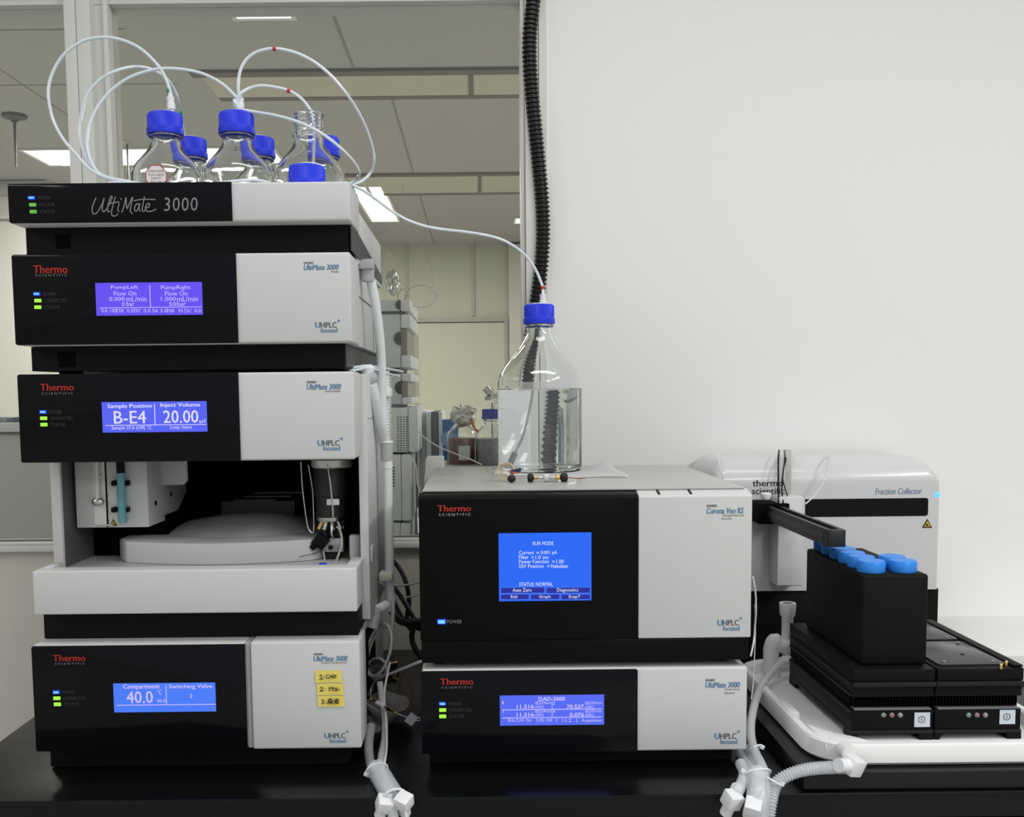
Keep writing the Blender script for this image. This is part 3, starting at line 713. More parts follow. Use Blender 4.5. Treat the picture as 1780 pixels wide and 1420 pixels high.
MB().lathe([(0, vz(930)), (.007, vz(930)), (.010, vz(905)), (0, vz(904.2))], (VX, VY, 0), 20).build('valve_nose', DKGREY, vr)
Mr = Matrix.Rotation(math.radians(38), 3, 'Y')
MB().obox((VX - .013, VY - .012, vz(938)), .018, .012, .018, Mr, .001).build('pipe_connector', BLACKP, T)
MB().obox((VX - .021, VY - .013, vz(944)), .008, .008, .014, Mr, .001).build('pipe_connector', BLACKP, T)
q = rect(562, 958, 598, 934, VY); vb = MB().box(q[0], q[2], VY - .008, VY + .012, q[1], q[3], .001).build('valve_bracket', mat('bracket_metal', (.50, .50, .50), .3, metal=.9), T)
MB().cyl((VX, VY - .0082, vz(950)), (VX, VY - .010, vz(950)), .0035, 12).build('bracket_screw', DKGREY, vb)
q = rect(566, 982, 592, 958, VY); MB().box(q[0], q[2], VY - .004, VY + .012, .2615, q[3] - .0005).build('valve_post', DKGREY, T)
WIRE = mat('steel_capillary', (.55, .54, .50), .3, metal=.9); CAPIL = milky_mat('clear_capillary', (.62, .60, .54, 1), .25)
m = MB(); m.tube([at(569, 806, VY - .028), at(574, 840, VY - .027), at(578, 880, VY - .026), at(579, 905, VY - .02)], .0011, 8); m.build('capillary', CAPIL, T)
m = MB(); m.tube([at(523, 803, .10), at(526, 850, .10), at(533, 905, .10), at(538, 922, .10), at(545, 924, .10), at(545, 890, .10), at(543, 850, .10), at(536, 808, .10)], .0009, 8); m.build('needle_wire', WIRE, T)
m = MB(); m.tube([at(586, 915, VY - .016), at(592, 925, VY - .02), at(594, 945, VY - .022), at(587, 968, VY - .022), at(580, 983, VY - .02)], .0016, 8); m.build('capillary', CAPIL, T)
m = MB(); m.tube([at(576, 914, VY - .018), at(577, 930, VY - .02), at(580, 936, VY - .012)], .0015, 8); m.build('capillary', WIRE, T)
m = MB(); m.tube([at(562, 958, VY - .01), at(564, 970, VY - .012), at(563, 984, VY - .012)], .0012, 8); m.build('capillary', CAPIL, T)
m = MB(); m.tube([at(520, 968, .09), at(545, 962, .10), at(562, 957, VY - .01)], .0005, 6); m.build('capillary', DKGREY, T)
m = MB(); m.cyl(at(596, 912, VY + .01), at(595, 860, VY + .01), .0008, 8); m.build('guide_pin', STEEL, T)
q = rect(554, 983, 568, 977, .05)
tag(MB().lathe([(0, 0), (.0055, 0), (.0055, .006), (.0048, .0068), (0, .0068)], ((q[0] + q[2]) / 2, .05, .2613), 20).build('vial_cap', CAPBLUE), 'small blue vial cap lying on the autosampler tray below its valve', 'vial cap')
brand(T, 70, 667, 129, 679, 73, 682, 127, 686, FY)
leds(T, [(75, 716), (76, 727), (76.5, 738)], FY, ['POWER', 'CONNECTED', 'STATUS'])
screen(T, 178, 698, 360, 751, FY, srgb(86, 98, 240), [
    ('Sample Position', 187, 702, 264, 711, dict(strike=.5)), ('B-E4', 198, 714, 254, 736, dict(strike=.5)), ('Sample 27.6 (Off) °C', 194, 740, 264, 748),
    ('Inject Volume', 279, 700, 348, 709, dict(strike=.5)), ('20.00', 284, 713, 345, 735, dict(strike=.5)), ('µl', 347, 728, 357, 736), ('Loop: Inject', 296, 739, 334, 747)],
    [(269, 702, 270, 738), (184, 738, 359, 739)], tcol=srgb(225, 222, 255))
model(T, 533, 662, 593, 677, 'UltiMate 3000', [('Autosampler', 565, 677.5, 593, 682.5)], 0.0)
uhplc(T, 552, 761, 596, 783, 0.0)

# ------------------------------------------------------------------ 4 column compartment
T = thing('column_compartment', ((XL + XR) / 2, .2, 0), 'black and white oven unit at the bottom of the tall stack, screen reading 40.0', 'column compartment')
CC = T
xf, xg = at(429, 1210, 0).x, at(437, 1210, 0).x
MB().box(-.574, xf - .0008, 0, .05, .0345, .1745, .003, 3).build('left_cover', GREYW, T)
fascia(T, -.575, xf, .0345, .1732)
MB().box(xf, xg - .0008, .004, .05, .035, .174).build('door_gap_strip', GREYPL, T)
MB().box(xg, -.154, 0, .07, .0335, .1752, .003, 3).build('door', WHITE, T)
MB().box(-.572, -.165, .0702, .42, .036, .1735).build('housing', WHITE, T)
MB().box(-.5715, -.1655, .0502, .07, .036, .1738).build('frame_ring', WHITE, T)
MB().box(-.1648, -.1632, .072, .28, .055, .155).build('side_opening', BLACKM, T)
MB().box(-.571, -.175, .03, .42, .002, .0335).build('base', BLACKP, T)
MB().box(-.165, -.160, .13, .30, .159, .1732, .001).build('top_side_lip', GREYW, T)
for xx in (XL + .04, -.25):
    for yy in (.06, .36): MB().box(xx, xx + .025, yy, yy + .03, 0.0, .0025).build('foot', BLACKM, T)
brand(T, 92, 1138, 149, 1149, 96, 1151.5, 148, 1155, FY)
leds(T, [(98, 1203), (99, 1213.5), (100, 1224)], FY, ['POWER', 'CONNECTED', 'STATUS'])
screen(T, 198, 1187, 375, 1237, FY, srgb(72, 122, 246), [
    ('Compartment', 214, 1189, 278, 1199, dict(strike=.5)), ('40.0', 220, 1201, 266, 1222, dict(strike=.5)), ('°C', 273, 1199, 281, 1207), ('40.0', 273, 1215, 288, 1221), ('Switching Valve', 294, 1189, 369, 1198, dict(strike=.4)), ('3', 330, 1206, 334, 1213)],
    [(289, 1190, 290, 1224), (204, 1224, 375, 1225)], tcol=srgb(215, 190, 250))
model(T, 545, 1135, 604, 1149, 'UltiMate 3000', [('Column Compartment', 558, 1149.5, 604, 1154)], 0.0)
uhplc(T, 564, 1270, 606, 1291, 0.0)
# sticky notes
notes = [((548, 1165, 594, 1186), 'CAD', 'yellow sticky note reading 1: CAD, topmost of the three on the oven door',
  [[(773, 561), (786, 554), (785, 591)], [(770, 592), (803, 589)], [(804, 566), (805, 568)], [(804, 585), (805, 587)], [(852, 557), (832, 558), (825, 570), (832, 581), (850, 581)], [(857, 583), (872, 557), (886, 581)], [(863, 573), (884, 571)], [(892, 557), (894, 578)], [(889, 556), (910, 558), (912, 568), (906, 576), (892, 578)]]),
 ((551, 1187.5, 597, 1207.5), 'katakana', 'yellow sticky note numbered 2 in Japanese script, middle of the three on the oven door',
  [[(775, 668), (788, 661), (799, 668), (792, 680), (775, 693), (803, 692)], [(816, 673), (817, 675)], [(816, 687), (817, 689)], [(845, 667), (863, 664), (859, 678), (849, 690)], [(872, 661), (888, 660)], [(868, 672), (891, 670), (886, 682), (876, 692)], [(895, 668), (910, 667), (911, 690)], [(896, 690), (912, 689)], [(921, 664), (921, 690), (943, 676)]]),
 ((552.5, 1209, 599, 1228), 'kanji', 'yellow sticky note numbered 3 in Japanese script, lowest of the three on the oven door',
  [[(790, 770), (805, 768), (797, 781), (808, 790), (802, 799), (787, 801)], [(822, 778), (823, 780)], [(822, 794), (823, 796)], [(862, 755), (863, 762)], [(845, 765), (884, 761)], [(848, 765), (846, 785), (836, 803)], [(858, 770), (850, 780)], [(866, 768), (884, 782)], [(852, 784), (880, 782)], [(853, 792), (882, 790)], [(864, 784), (862, 794), (850, 804)], [(872, 784), (873, 799), (886, 800)], [(898, 764), (904, 770)], [(894, 776), (901, 781)], [(892, 800), (904, 787)], [(918, 757), (919, 764)], [(906, 767), (940, 764)], [(914, 769), (904, 784)], [(911, 780), (911, 802)], [(924, 770), (918, 784)], [(922, 774), (934, 776), (926, 792), (916, 802)], [(920, 784), (938, 802)]])]
for (bx, nm, lab, strokes) in notes:
    x0, z0, x1, z1 = rect(bx[0], bx[3], bx[2], bx[1], 0)
    z0, z1 = min(z0, z1), max(z0, z1)
    n_ = MB()
    bmn = bmesh.new(); N = 8; gr = []
    for i in range(N + 1):
        x = x0 + (x1 - x0) * i / N
        curl = .0010 * abs((i - 4) / 4) ** 2
        gr.append([bmn.verts.new((x + .0006 * (1 - k), y - curl * (1 - k), z0 + (z1 - z0) * k)) for (k, y) in ((0, -.0009), (1, -.0009), (1, -.0006), (0, -.0006))])
    for A_, B_ in zip(gr[:-1], gr[1:]):
        for j in range(4): bmn.faces.new((A_[j], B_[j], B_[(j + 1) % 4], A_[(j + 1) % 4]))
    bmn.faces.new(gr[0]); bmn.faces.new(gr[-1][::-1]); bmesh.ops.recalc_face_normals(bmn, faces=bmn.faces[:])
    n_._add(bmn)
    o = n_.build('sticky_note', NOTE); tag(o, lab, 'sticky note', 'sticky notes on the oven door')
    m = MB()
    for s in strokes: m.ribbon(sm(st(s, 4.944, 400, 1060, 0), 3), .0009, -.0021, .0002)
    m.build('handwriting', INK, o, smooth=False)
# ------------------------------------------------------------------ 5 aerosol detector (wide, with touch screen)
DL, DR = -.0755, .3490
T = thing('aerosol_detector', ((DL + DR) / 2, .2, .139), 'large black and white detector with a square blue touch screen reading RUN MODE', 'detector')
CD = T
LZ = .3655
zt, zbt, zdoor = at(900, 866, 0).z, at(900, 1146, 0).z, at(1200, 1109, 0).z
xf = at(1110, 980, 0).x
# black front with sloped upper edge
MB().prism([(0, zdoor), (0, zt), (.004, zt + .003), (.022, LZ - .0012), (.06, LZ - .0012), (.06, zdoor)], 'X', DL, xf - .0006, .0008).build('front_fascia', mat('detector_black', (.0035, .0035, .0035), .32, spec=.12, bump=.02, bscale=500), T)
MB().box(DL + .001, DR - .002, .002, .06, .1445, zdoor - .0004, .002).build('lower_front', MATS['detector_black'], T)
MB().prism([(0, zdoor), (0, zt), (.003, zt + .002), (.022, LZ - .0012), (.06, LZ - .0012), (.06, zdoor)], 'X', xf, DR, .0015, 3).build('door', WHITE, T)
MB().box(DL + .003, DR - .004, .0605, .415, .1445, LZ - .0020).build('housing', mat('detector_body_black', (.010, .010, .011), .45), T)
MB().box(DL + .004, DR - .005, .020, .418, LZ - .0010, LZ + .0012, .0006).build('top_plate', LID, T)
sl = math.atan2(LZ - .0012 - zt - .002, .019)
for u in (1144, 1199):
    xm = at(u, 855, .0125).x
    MB().obox((xm, .0125, (LZ - .0012 + zt + .002) / 2 + .0003), .0032, .017, .0008, Matrix.Rotation(sl, 3, 'X')).build('hinge_slot', DKGREY, T)
for (xx, yy) in ((DL + .022, .03), (DR - .03, .03), (DL + .022, .37), (DR - .03, .37)): MB().cyl((xx, yy, .1385), (xx, yy, .1445), .009, 18).build('foot', BLACKM, T)
brand(T, 760, 878, 819, 889, 763, 892, 818, 896.5, 0, WHITEINK)
x0, z0, x1, z1 = rect(760, 1076, 775, 1085, 0); o_ = MB().box(x0, x1, -.0012, .001, z0, z1, .0009).build('status_light', LEDB, T)
MB().box(x0 + .0014, x1 - .0014, -.0016, -.0011, z0 + .0013, z1 - .0013, .0002).build('light_core', LEDC, o_)
letters('light_caption', [('POWER', 777, 1077, 803, 1083.5)], mat('caption_grey', (.20, .20, .20), .6), T, 0)
d = screen(T, 867, 926, 1028, 1044, 0, srgb(34, 102, 244), [
    ('RUN MODE', 926, 941, 962, 947.5), ('Current', 902, 957, 928, 963.5), ('=', 932.5, 959.3, 937, 962), ('0.001 pA', 940, 957, 968.5, 965), ('Filter', 902, 965, 919, 971.5), ('=', 923.5, 967, 928, 969.7), ('1.0 sec', 931, 965, 954, 971.5),
    ('Power Function', 902, 972.5, 954, 979), ('=', 959.5, 974.5, 964, 977.3), ('1.00', 967, 972.5, 980, 979), ('SSV Position', 902, 980.5, 945, 987), ('=', 951, 982.5, 955.5, 985.2), ('Nebulizer', 958, 980.5, 988, 987), ('STATUS: NORMAL', 902.5, 1012, 961, 1018.5)],
    [], tcol=srgb(225, 235, 255))
tm = MATS['lit_display_text_867_926']
for (l, t, r, b_, s, tl, tr, tb) in ((870, 1020, 947, 1031, 'Auto Zero', 891, 924, 1028.5), (949, 1020, 1026, 1031, 'Diagnostics', 968, 1005, 1030), (870, 1032, 920, 1042, 'Exit', 888, 900, 1039.5), (922, 1032, 973, 1042, 'Graph', 937, 957, 1041), (975, 1032, 1026, 1042, 'EvapT', 989, 1009, 1041)):
    q = rect(l, t, r, b_, 0); e = .0006
    k_ = MB().box(q[0], q[2], -.0013, -.00095, q[1], q[3]).build('screen_button', mat('button_rim', (.01, .01, .02), .4, emit=srgb(70, 130, 250)), d)
    MB().box(q[0] + e, q[2] - e, -.0016, -.00135, q[1] + e, q[3] - e).build('button_face', mat('button_navy', (.01, .01, .03), .4, emit=srgb(18, 26, 150)), d)
    letters('display_text', [(s, tl, t + 2.2, tr, tb)], tm, d, -.0017)
model(T, 1228, 877, 1293, 892.5, 'Corona Veo RS', [('Charged Aerosol', 1256, 893.5, 1293, 898.5), ('Detector', 1254, 899.5, 1273, 903)], 0.0)
uhplc(T, 1247, 1073, 1290, 1096, 0.0)
q = at(1310, 1000, .05); MB().prism([(.055, .247), (.085, .247), (.07, .275)], 'X', DR - .004, DR + .002).build('warning_flag', YELLOW, T)

# ------------------------------------------------------------------ 6 diode array detector
T = thing('diode_array_detector', ((DL + DR) / 2, .2, 0), 'flat black and white detector beneath the touch screen unit, screen headed DAD-3000', 'detector')
z0, z1 = at(1000, 1307, 0).z, at(1000, 1162, 0).z
xf = at(1108, 1230, 0).x
cover_box(T, DL + .001, .3455, .07, z0, z1)
MB().prism(rrect(DL, xf, z0 + .0004, z1 - .001, (.002, .002, .003, .003), 4), 'Y', -.0025, -.0001, .0005).build('front_fascia', BLACKG, T)
MB().box(DL + .004, .342, .0702, .42, z0, z1 - .001).build('housing', WHITE, T)
MB().box(DL + .008, .334, .03, .42, .0025, z0 - .0004).build('base', BLACKP, T)
for xx in (DL + .02, .29):
    for yy in (.06, .36): MB().box(xx, xx + .025, yy, yy + .03, 0.0, .0027).build('foot', BLACKM, T)
brand(T, 765, 1179, 823, 1190, 768, 1193, 821, 1196.5, FY)
leds(T, [(769, 1223), (769.5, 1234), (769.5, 1245)], FY, ['POWER', 'CONNECTED', 'STATUS'])
screen(T, 869, 1208, 1050, 1260, FY, srgb(84, 104, 242), [
    ('DAD-3000', 936, 1211, 982, 1218, dict(bold=.02)), ('1', 873, 1218.5, 875, 1224), ('@254nm', 930, 1218.5, 958, 1225), ('2', 961, 1219, 965, 1224.5), ('@220nm', 1017, 1218.5, 1046, 1225), ('11.316', 898, 1224.5, 928, 1231.5, dict(bold=.02)), ('mAU', 930, 1225.5, 945, 1231), ('70.537', 985, 1224.5, 1015, 1231.5, dict(bold=.02)), ('mAU', 1017, 1225.5, 1032, 1231),
    ('3', 873, 1233, 876, 1238.5), ('@254nm', 930, 1233, 958, 1239.5), ('4', 961, 1233.5, 965, 1239), ('@331nm', 1017, 1233, 1046, 1239.5), ('11.316', 898, 1238.5, 928, 1245.5, dict(bold=.02)), ('mAU', 930, 1239.5, 945, 1245), ('0.076', 990, 1238.5, 1015, 1245.5, dict(bold=.02)), ('mAU', 1017, 1239.5, 1032, 1245),
    ('5Hz', 883, 1249, 895, 1254.5), ('UV: On', 901, 1249, 923, 1254.5), ('VIS: Off', 935, 1249, 960, 1254.5), ('11.2', 978, 1249, 993, 1254.5), ('Acquisition', 1011, 1249, 1046, 1256)],
    [(873, 1232, 1046, 1233), (873, 1246, 1046, 1247), (959, 1219, 960, 1245), (898, 1248.5, 898.8, 1255), (932.5, 1248.5, 933.3, 1255), (967, 1248.5, 967.8, 1255), (1002, 1248.5, 1002.8, 1255)], tcol=srgb(205, 200, 255))
model(T, 1226, 1180, 1286, 1195, 'UltiMate 3000', [('Diode Array', 1260, 1196, 1286, 1200.5), ('Detector', 1259, 1202, 1277, 1206)], 0.0)
uhplc(T, 1242, 1270, 1286, 1293, 0.0)

# ------------------------------------------------------------------ 7 fraction collector
GY = .45
x0, _, x1, _ = rect(1236, 900, 1640, 860, GY); zb, zt = at(1450, 1026, GY).z, at(1450, 797, GY).z
T = thing('fraction_collector', ((x0 + x1) / 2, GY + .08, 0), 'wide white fraction collector with rounded top and a black slot, behind the black racks', 'fraction collector')
FC = T
FCW = mat('collector_white', (.64, .645, .65), .3, spec=.5, coat=.2)
b = bmesh.new()
NX, prof = 40, []
R1, R2 = .042, .050      # front upper fillet, side corner
outl = rrect(x0, x1, zb, zt, (0, 0, R2, .038), 10)
def shell(depths):
    rows = []
    for (yy, ins) in depths:
        rr = [max(.004, R2 - ins), max(.004, .038 - ins * .8)]
        rows.append([b.verts.new((p[0], yy, p[1])) for p in rrect(x0 + ins * .35, x1 - ins * .25, zb, zt - ins, (0, 0, rr[0], rr[1]), 10)])
    return rows
dp = [(GY + R1 * (1 - math.cos(math.pi / 2 * k / 8)) , R1 * (1 - math.sin(math.pi / 2 * k / 8))) for k in range(9)]
rows = shell(dp + [(.610, 0)])
b.faces.new(rows[0])
for A, B in zip(rows[:-1], rows[1:]):
    for i in range(len(A)): b.faces.new((A[i], A[(i + 1) % len(A)], B[(i + 1) % len(A)], B[i]))
b.faces.new(rows[-1][::-1]); bmesh.ops.recalc_face_normals(b, faces=b.faces[:])
m = MB(); m._add(b); m.build('collector_cover', FCW, T, ang=50)
m = MB().box(x0 + .01, x1 + .002, GY + .012, .605, 0.0, zb - .0005, .003); m.build('collector_base', BLACKP, T)
q = rect(1300, 898, 1613, 867, GY); MB().prism(rrect(q[0], q[2], q[1], q[3], (.004, .004, .004, .004), 4), 'Y', GY - .0008, GY + .004).build('arm_slot', mat('recess_shade_black', (.002, .002, .003), .2, spec=.3), T)  # flat black plate, its colour stands in for the shaded recess
letters('logo_lettering', [('thermo', 1308, 834, 1362, 845, dict(strike=.4)), ('scientific', 1307, 847.5, 1364, 858.5, dict(strike=.4))], INK, T, GY)
letters('model_lettering', [('Fraction Collector', 1521, 848, 1603, 859, dict(shear=.25, strike=.5))], mat('blue_grey_print', (.20, .26, .36), .5), T, GY)
p = at(1629, 860, GY); MB().sphere((p.x, p.y + .001, p.z), .0058, 2, (1, .5, 1)).build('status_light', LEDC, T)
warn(T, 1611.5, 909.5, 8.5, GY)
p = at(1362, 1041, GY + .02); MB().sphere(p, .0045, 2, (1, .6, 1)).build('base_screw', STEEL, T)
# carriage, arm and its cables
q = rect(1352, 1019, 1399, 863, .40)
MB().prism(rrect(q[0], q[2], q[1], q[3], (.001, .002, .008, .006), 5), 'Y', .40, GY - .001, .002).build('carriage', FCW, T)
ax0, ax1 = .4835, .5080; az0, az1 = .2735, .2975
for nm in ('a',):
    m = MB().box(ax0, ax0 + .006, .1142, .455, az0, az1).box(ax1 - .006, ax1, .1142, .455, az0, az1).box(ax0, ax1, .105, .1141, az0, az1, .001).box(ax0 + .006, ax1 - .006, .1142, .455, az0, az1 - .008)
    ar = m.build('arm', mat('arm_black', (.020, .019, .019), .4, spec=.4, bump=.02, bscale=400), T)
    MB().box(ax0 - .0008, ax0 + .001, .125, .42, az0 + .008, az0 + .017).build('arm_side_strip', mat('arm_strip', (.055, .055, .052), .45), ar)
    MB().box(ax0 - .014, ax1 + .012, .39, .447, az0 - .006, az1 + .004, .001).build('arm_mount', BLACKM, ar)
p = at(1331, 862, .39); MB().lathe([(0, -.004), (.006, -.004), (.0085, 0), (.0085, .006), (.007, .0075), (0, .0075)], (p.x, p.y, p.z - .002), 24).build('drip_cup', TRAYW, T)
RIB = mat('ribbon_cable', (.52, .52, .50), .5)
def cab(pts, r, mm, nm): MB().tube(pts, r, 8).build(nm, mm, T)
for k in range(4):
    u = 1366.5 + k * 2.6
    cab([at(u, 863, .43), at(u, 830, .432), at(u, 800, .440), at(u, 790, .47) + Vector((0, 0, .004)), at(u, 790, .56) + Vector((0, 0, .008))], .0012, RIB, 'ribbon_cable')
cab([at(1354, 885, .395), at(1353, 850, .41), at(1353, 800, .437), at(1354, 788, .48) + Vector((0, 0, .003)), at(1354, 788, .56) + Vector((0, 0, .006))], .0016, DKGREY, 'cable')
cab([at(1363, 884, .394), at(1359, 850, .41), at(1362, 815, .43), at(1366, 797, .44), at(1366, 787, .50) + Vector((0, 0, .004))], .0013, DKGREY, 'cable')
cab([at(1369, 862, .41), at(1361, 835, .42), at(1362, 815, .43), at(1364, 797, .441), at(1363, 787, .50) + Vector((0, 0, .004))], .0011, RUBBER, 'cable')
cab([at(1259, 842, .43), at(1252, 815, .43), at(1249, 800, .445), at(1248, 792, .50) + Vector((0, 0, .003))], .0011, PTFE, 'tubing')
cab([at(1400, 876, .40), at(1415, 862, .41), at(1430, 840, .42), at(1438, 818, .43), at(1441, 798, .445), at(1441, 790, .5)], .0013, mat('thin_white_tubing', (.62, .65, .68), .3), 'tubing')

# ------------------------------------------------------------------ slab, tray, racks
tag(MB().box(.395, .79, -.073, .425, .0008, .0255, .003).build('base_slab', mat('slab_black', (.004, .004, .005), .35, spec=.45, var=.05, bscale=40)), 'low black slab lying on the bench under the white drip tray', 'slab')
def tray_outline(ins): return rrect(.414 + ins, .748 - ins, -.062 + ins, .335 - ins, tuple([.06 - ins * .8] * 4), 10)
T = thing('drip_tray', (.7, .14, .026), 'white plastic drip tray under the two black racks', 'tray')
b = bmesh.new()
secs = [(.006, .0262), (0, .031), (0, .0515), (.002, .0545), (.010, .0548), (.0135, .052), (.016, .037)]
rows = [[b.verts.new((p[0], p[1], z)) for p in tray_outline(i)] for (i, z) in secs]
for A, B in zip(rows[:-1], rows[1:]):
    for i in range(len(A)): b.faces.new((A[i], A[(i + 1) % len(A)], B[(i + 1) % len(A)], B[i]))
b.faces.new(rows[-1]); b.faces.new(rows[0][::-1]); bmesh.ops.recalc_face_normals(b, faces=b.faces[:])
m = MB(); m._add(b); m.build('tray_body', TRAYW, T)
MB().prism([(.430, -.046), (.490, -.046), (.478, -.030), (.455, -.012), (.438, .012), (.430, .03)], 'Z', .0372, .0535, .004).build('corner_ledge', TRAYW, T)
MB().box(.4185, .434, .058, .115, .0375, .0565, .004).build('rim_block', TRAYW, T)
p = at(1472, 1306, -.064); MB().cyl((p.x, -.055, p.z), (p.x, -.075, p.z), .010, 20).build('outlet_spout', TRAYW, T)
FIN = mat('rack_fin_grey', (.16, .16, .165), .4, spec=.5); PL = mat('rack_plate_sheen', (.020, .020, .021), .22, metal=.0, spec=.7, var=.05, bscale=60)
def rack(xa, xb, lab, digit, lab_px, led_px, plate):
    t = thing('fraction_rack', ((xa + xb) / 2, .14, .038), lab, 'rack', 'black racks on the white tray')
    Yb = .257
    MB().box(xa, xb, .002, Yb, .094, .115).build('rack_upper', BLACKP, t)
    MB().box(xa, xb, -.002, Yb + .002, .1153, .131, .0008).build('rack_rim', BLACKP, t)
    MB().box(xa - .001, xb + .001, -.0045, 0.0, .1085, .1145, .0008).build('front_bar', DKGREY, t)
    MB().box(xa + .001, xb - .001, .014, Yb, .079, .0938).build('rack_core', BLACKM, t)
    f = MB()
    for k in range(26):
        x = xa + .004 + (xb - xa - .008) * k / 25; f.box(x - .0007, x + .0007, .006, .0138, .0795, .094)
    f.build('cooling_fin_row', BLACKM, t)
    MB().box(xa + .003, xb - .003, .000, .0138, .0770, .0788, .0003).build('front_ledge', FIN, t)
    MB().box(xa, xb, .002, Yb, .050, .0768, .0006).build('rack_lower', BLACKP, t)
    MB().box(xa - .0006, xb + .0006, .0, Yb, .0455, .0498, .0006).build('bottom_bar', DKGREY, t)
    for (xq) in (xa - .0004, xb - .0176):
        for yq in (.0, Yb - .03): MB().prism([(xq, .0376), (xq + .018, .0376), (xq + .018, .0453), (xq, .0453)] if xq > xa else [(xq, .0376), (xq + .006, .0376), (xq + .010, .0453), (xq, .0453)], 'Y', yq, yq + .03).build('foot', BLACKP, t)
    # side rails
    for z in (.0725, .095, .1085): MB().box(xa - .0022, xa - .0002, .004, Yb - .004, z, z + .003).build('side_rail', DKGREY, t)
    cols = [(.16, .24, .20), (.26, .15, .15), (.26, .26, .28)]
    for (u, v), c in zip(led_px, cols):
        p = at(u, v, .0015); MB().sphere((p.x, .0020, p.z), .0036, 2, (1, .8, 1)).build('indicator_lamp', mat('lens_%.2f_%.2f' % (c[0], c[1]), c, .12, spec=.8, coat=.5), t)
    q = rect(*lab_px, .002); l_ = MB().box(q[0], q[2], .0008, .0016, q[1], q[3]).build('number_label', mat('rack_label_white', (.62, .66, .74), .6), t)
    cu, cv = (lab_px[0] + lab_px[2]) / 2 - (.5), (lab_px[1] + lab_px[3]) / 2
    p = at(cu, cv, .0008); r = .0042
    MB().tube([(p.x + r * math.cos(a), .0006, p.z + r * math.sin(a)) for a in [2 * math.pi * k / 24 for k in range(25)]], .00035, 6, 0).build('ring_print', INK, l_)
    letters('digit_print', [(digit, cu - (.5 if digit == '1' else 1.6), cv - 2.8, cu + (.5 if digit == '1' else 1.6), cv + 2.8)], INK, l_, .0007)
    if plate:
        for (ya, yb) in ((.012, .130), (.142, .247)):
            pl = MB().prism(rrect(xa + .008, xb - .014, ya, yb, (.006, .006, .006, .006), 5), 'Z', .1312, .1332, .0004).build('top_plate', PL, t)
            for fx in (.14, .86):
                for fy in (.1, .9): MB().cyl((xa + .008 + (xb - xa - .022) * fx, ya + (yb - ya) * fy, .1333), (xa + .008 + (xb - xa - .022) * fx, ya + (yb - ya) * fy, .1343), .0022, 12).build('screw', STEEL, pl)
            MB().cyl(((xa + xb) / 2 + .006, ya + (yb - ya) * .4, .1333), ((xa + xb) / 2 + .006, ya + (yb - ya) * .4, .1340), .003, 12).build('screw', DKGREY, pl)
        MB().box(xb - .012, xb + .001, .002, Yb, .1312, .1345, .001).build('side_rim', BLACKP, t)
        for (u, v) in ((1740, 1158), (1749, 1153)):
            p = at(u, v, Z=.1345); MB().lathe([(0, -.0005), (.0022, -.0005), (.0022, .005), (.0015, .0062), (0, .0062)], (p.x, p.y, .1318), 12).build('locating_pin', BRASS, t)
    return t
rack(.4815, .5865, 'black rack carrying the tall black block of blue-capped tubes', '1', (1589, 1238, 1616, 1263), [(1536, 1243), (1550.5, 1243), (1565, 1243)], False)
rack(.5895, .7005, 'black rack with bare top plates, labelled with a circled 2', '2', (1737, 1233.5, 1764, 1258), [(1684, 1243), (1698.5, 1243), (1713, 1243)], True)
T = tag(MB().box(.4975, .5835, .016, .236, .1316, .2512, .004, 3).build('tube_block', mat('block_black', (.006, .006, .006), .6, spec=.15, bump=.03, bscale=500)), 'tall black block with blue-capped tubes standing on the first black rack', 'tube block')
proto = None
RC = .0172
for (xx, row, n) in ((.5170, 'left', 6), (.5585, 'right', 2)):
    for k in range(n):
        loc = Vector((xx + (.0005 * k), .038 + .0352 * k, .2515))
        if proto is None:
            proto = o = MB().lathe([(0, 0), (RC, 0), (RC + .0006, .001), (RC + .0006, .0125), (RC - .001, .0150), (RC - .004, .0156), (0, .0156)], (0, 0, 0), 40, lambda j, kk, r: r - (.0003 if 0 < j < 4 and kk % 2 else 0)).build('screw_cap', SKYBLUE)
            tag(o, '', 'cap', 'sky blue caps on the black tube block')
        else:
            o = copy_tree(proto)
        o.location = loc
        ords = ['first', 'second', 'third', 'fourth', 'fifth', 'sixth', 'seventh']
        o['label'] = ('sky blue cap, %s from the front in the longer row on the black block' % ords[k]) if row == 'left' else ('sky blue cap, %s of two in the shorter row on the black block' % ('front one' if k == 0 else 'rear one'))
# ================================================================== GLASSWARE
def glass_profile(R, hb, hn, hl, rn=.0195, t=.0024, threads=False):
    out = [(0, .002), (R * .55, .0015), (R - .008, 0), (R - .002, .0025), (R, .008), (R, hb * .5), (R, hb)]
    n = 14
    for k in range(1, n + 1):
        q = k / n; out.append((rn + (R - rn) * .5 * (1 + math.cos(math.pi * q ** .92)), hb + (hn - hb) * q))
    if not threads: out += [(rn + .0030, hn + .0008), (rn + .0034, hn + .0022), (rn + .0030, hn + .0038), (rn, hn + .0048)]
    if threads:
        out += [(rn + .0028, hn + .001), (rn + .0028, hn + .004), (rn, hn + .006)]
        z = hn + .008
        while z < hl - .004:
            out += [(rn, z), (rn + .0016, z + .0012), (rn + .0016, z + .0024), (rn, z + .0036)]; z += .0052
    out += [(rn, hl - .001), (rn - .001, hl)]
    inn = [(rn - .0035, hl), (rn - .004, hl - .002), (rn - .004, hn)]
    for k in range(n - 1, -1, -1):
        q = k / n; inn.append((rn - .004 + (R - t - rn + .004) * .5 * (1 + math.cos(math.pi * q ** .92)), hb + (hn - hb) * q))
    inn += [(R - t, .012), (R - t - .004, .0055), (R * .5, .005), (0, .005)]
    return out + inn
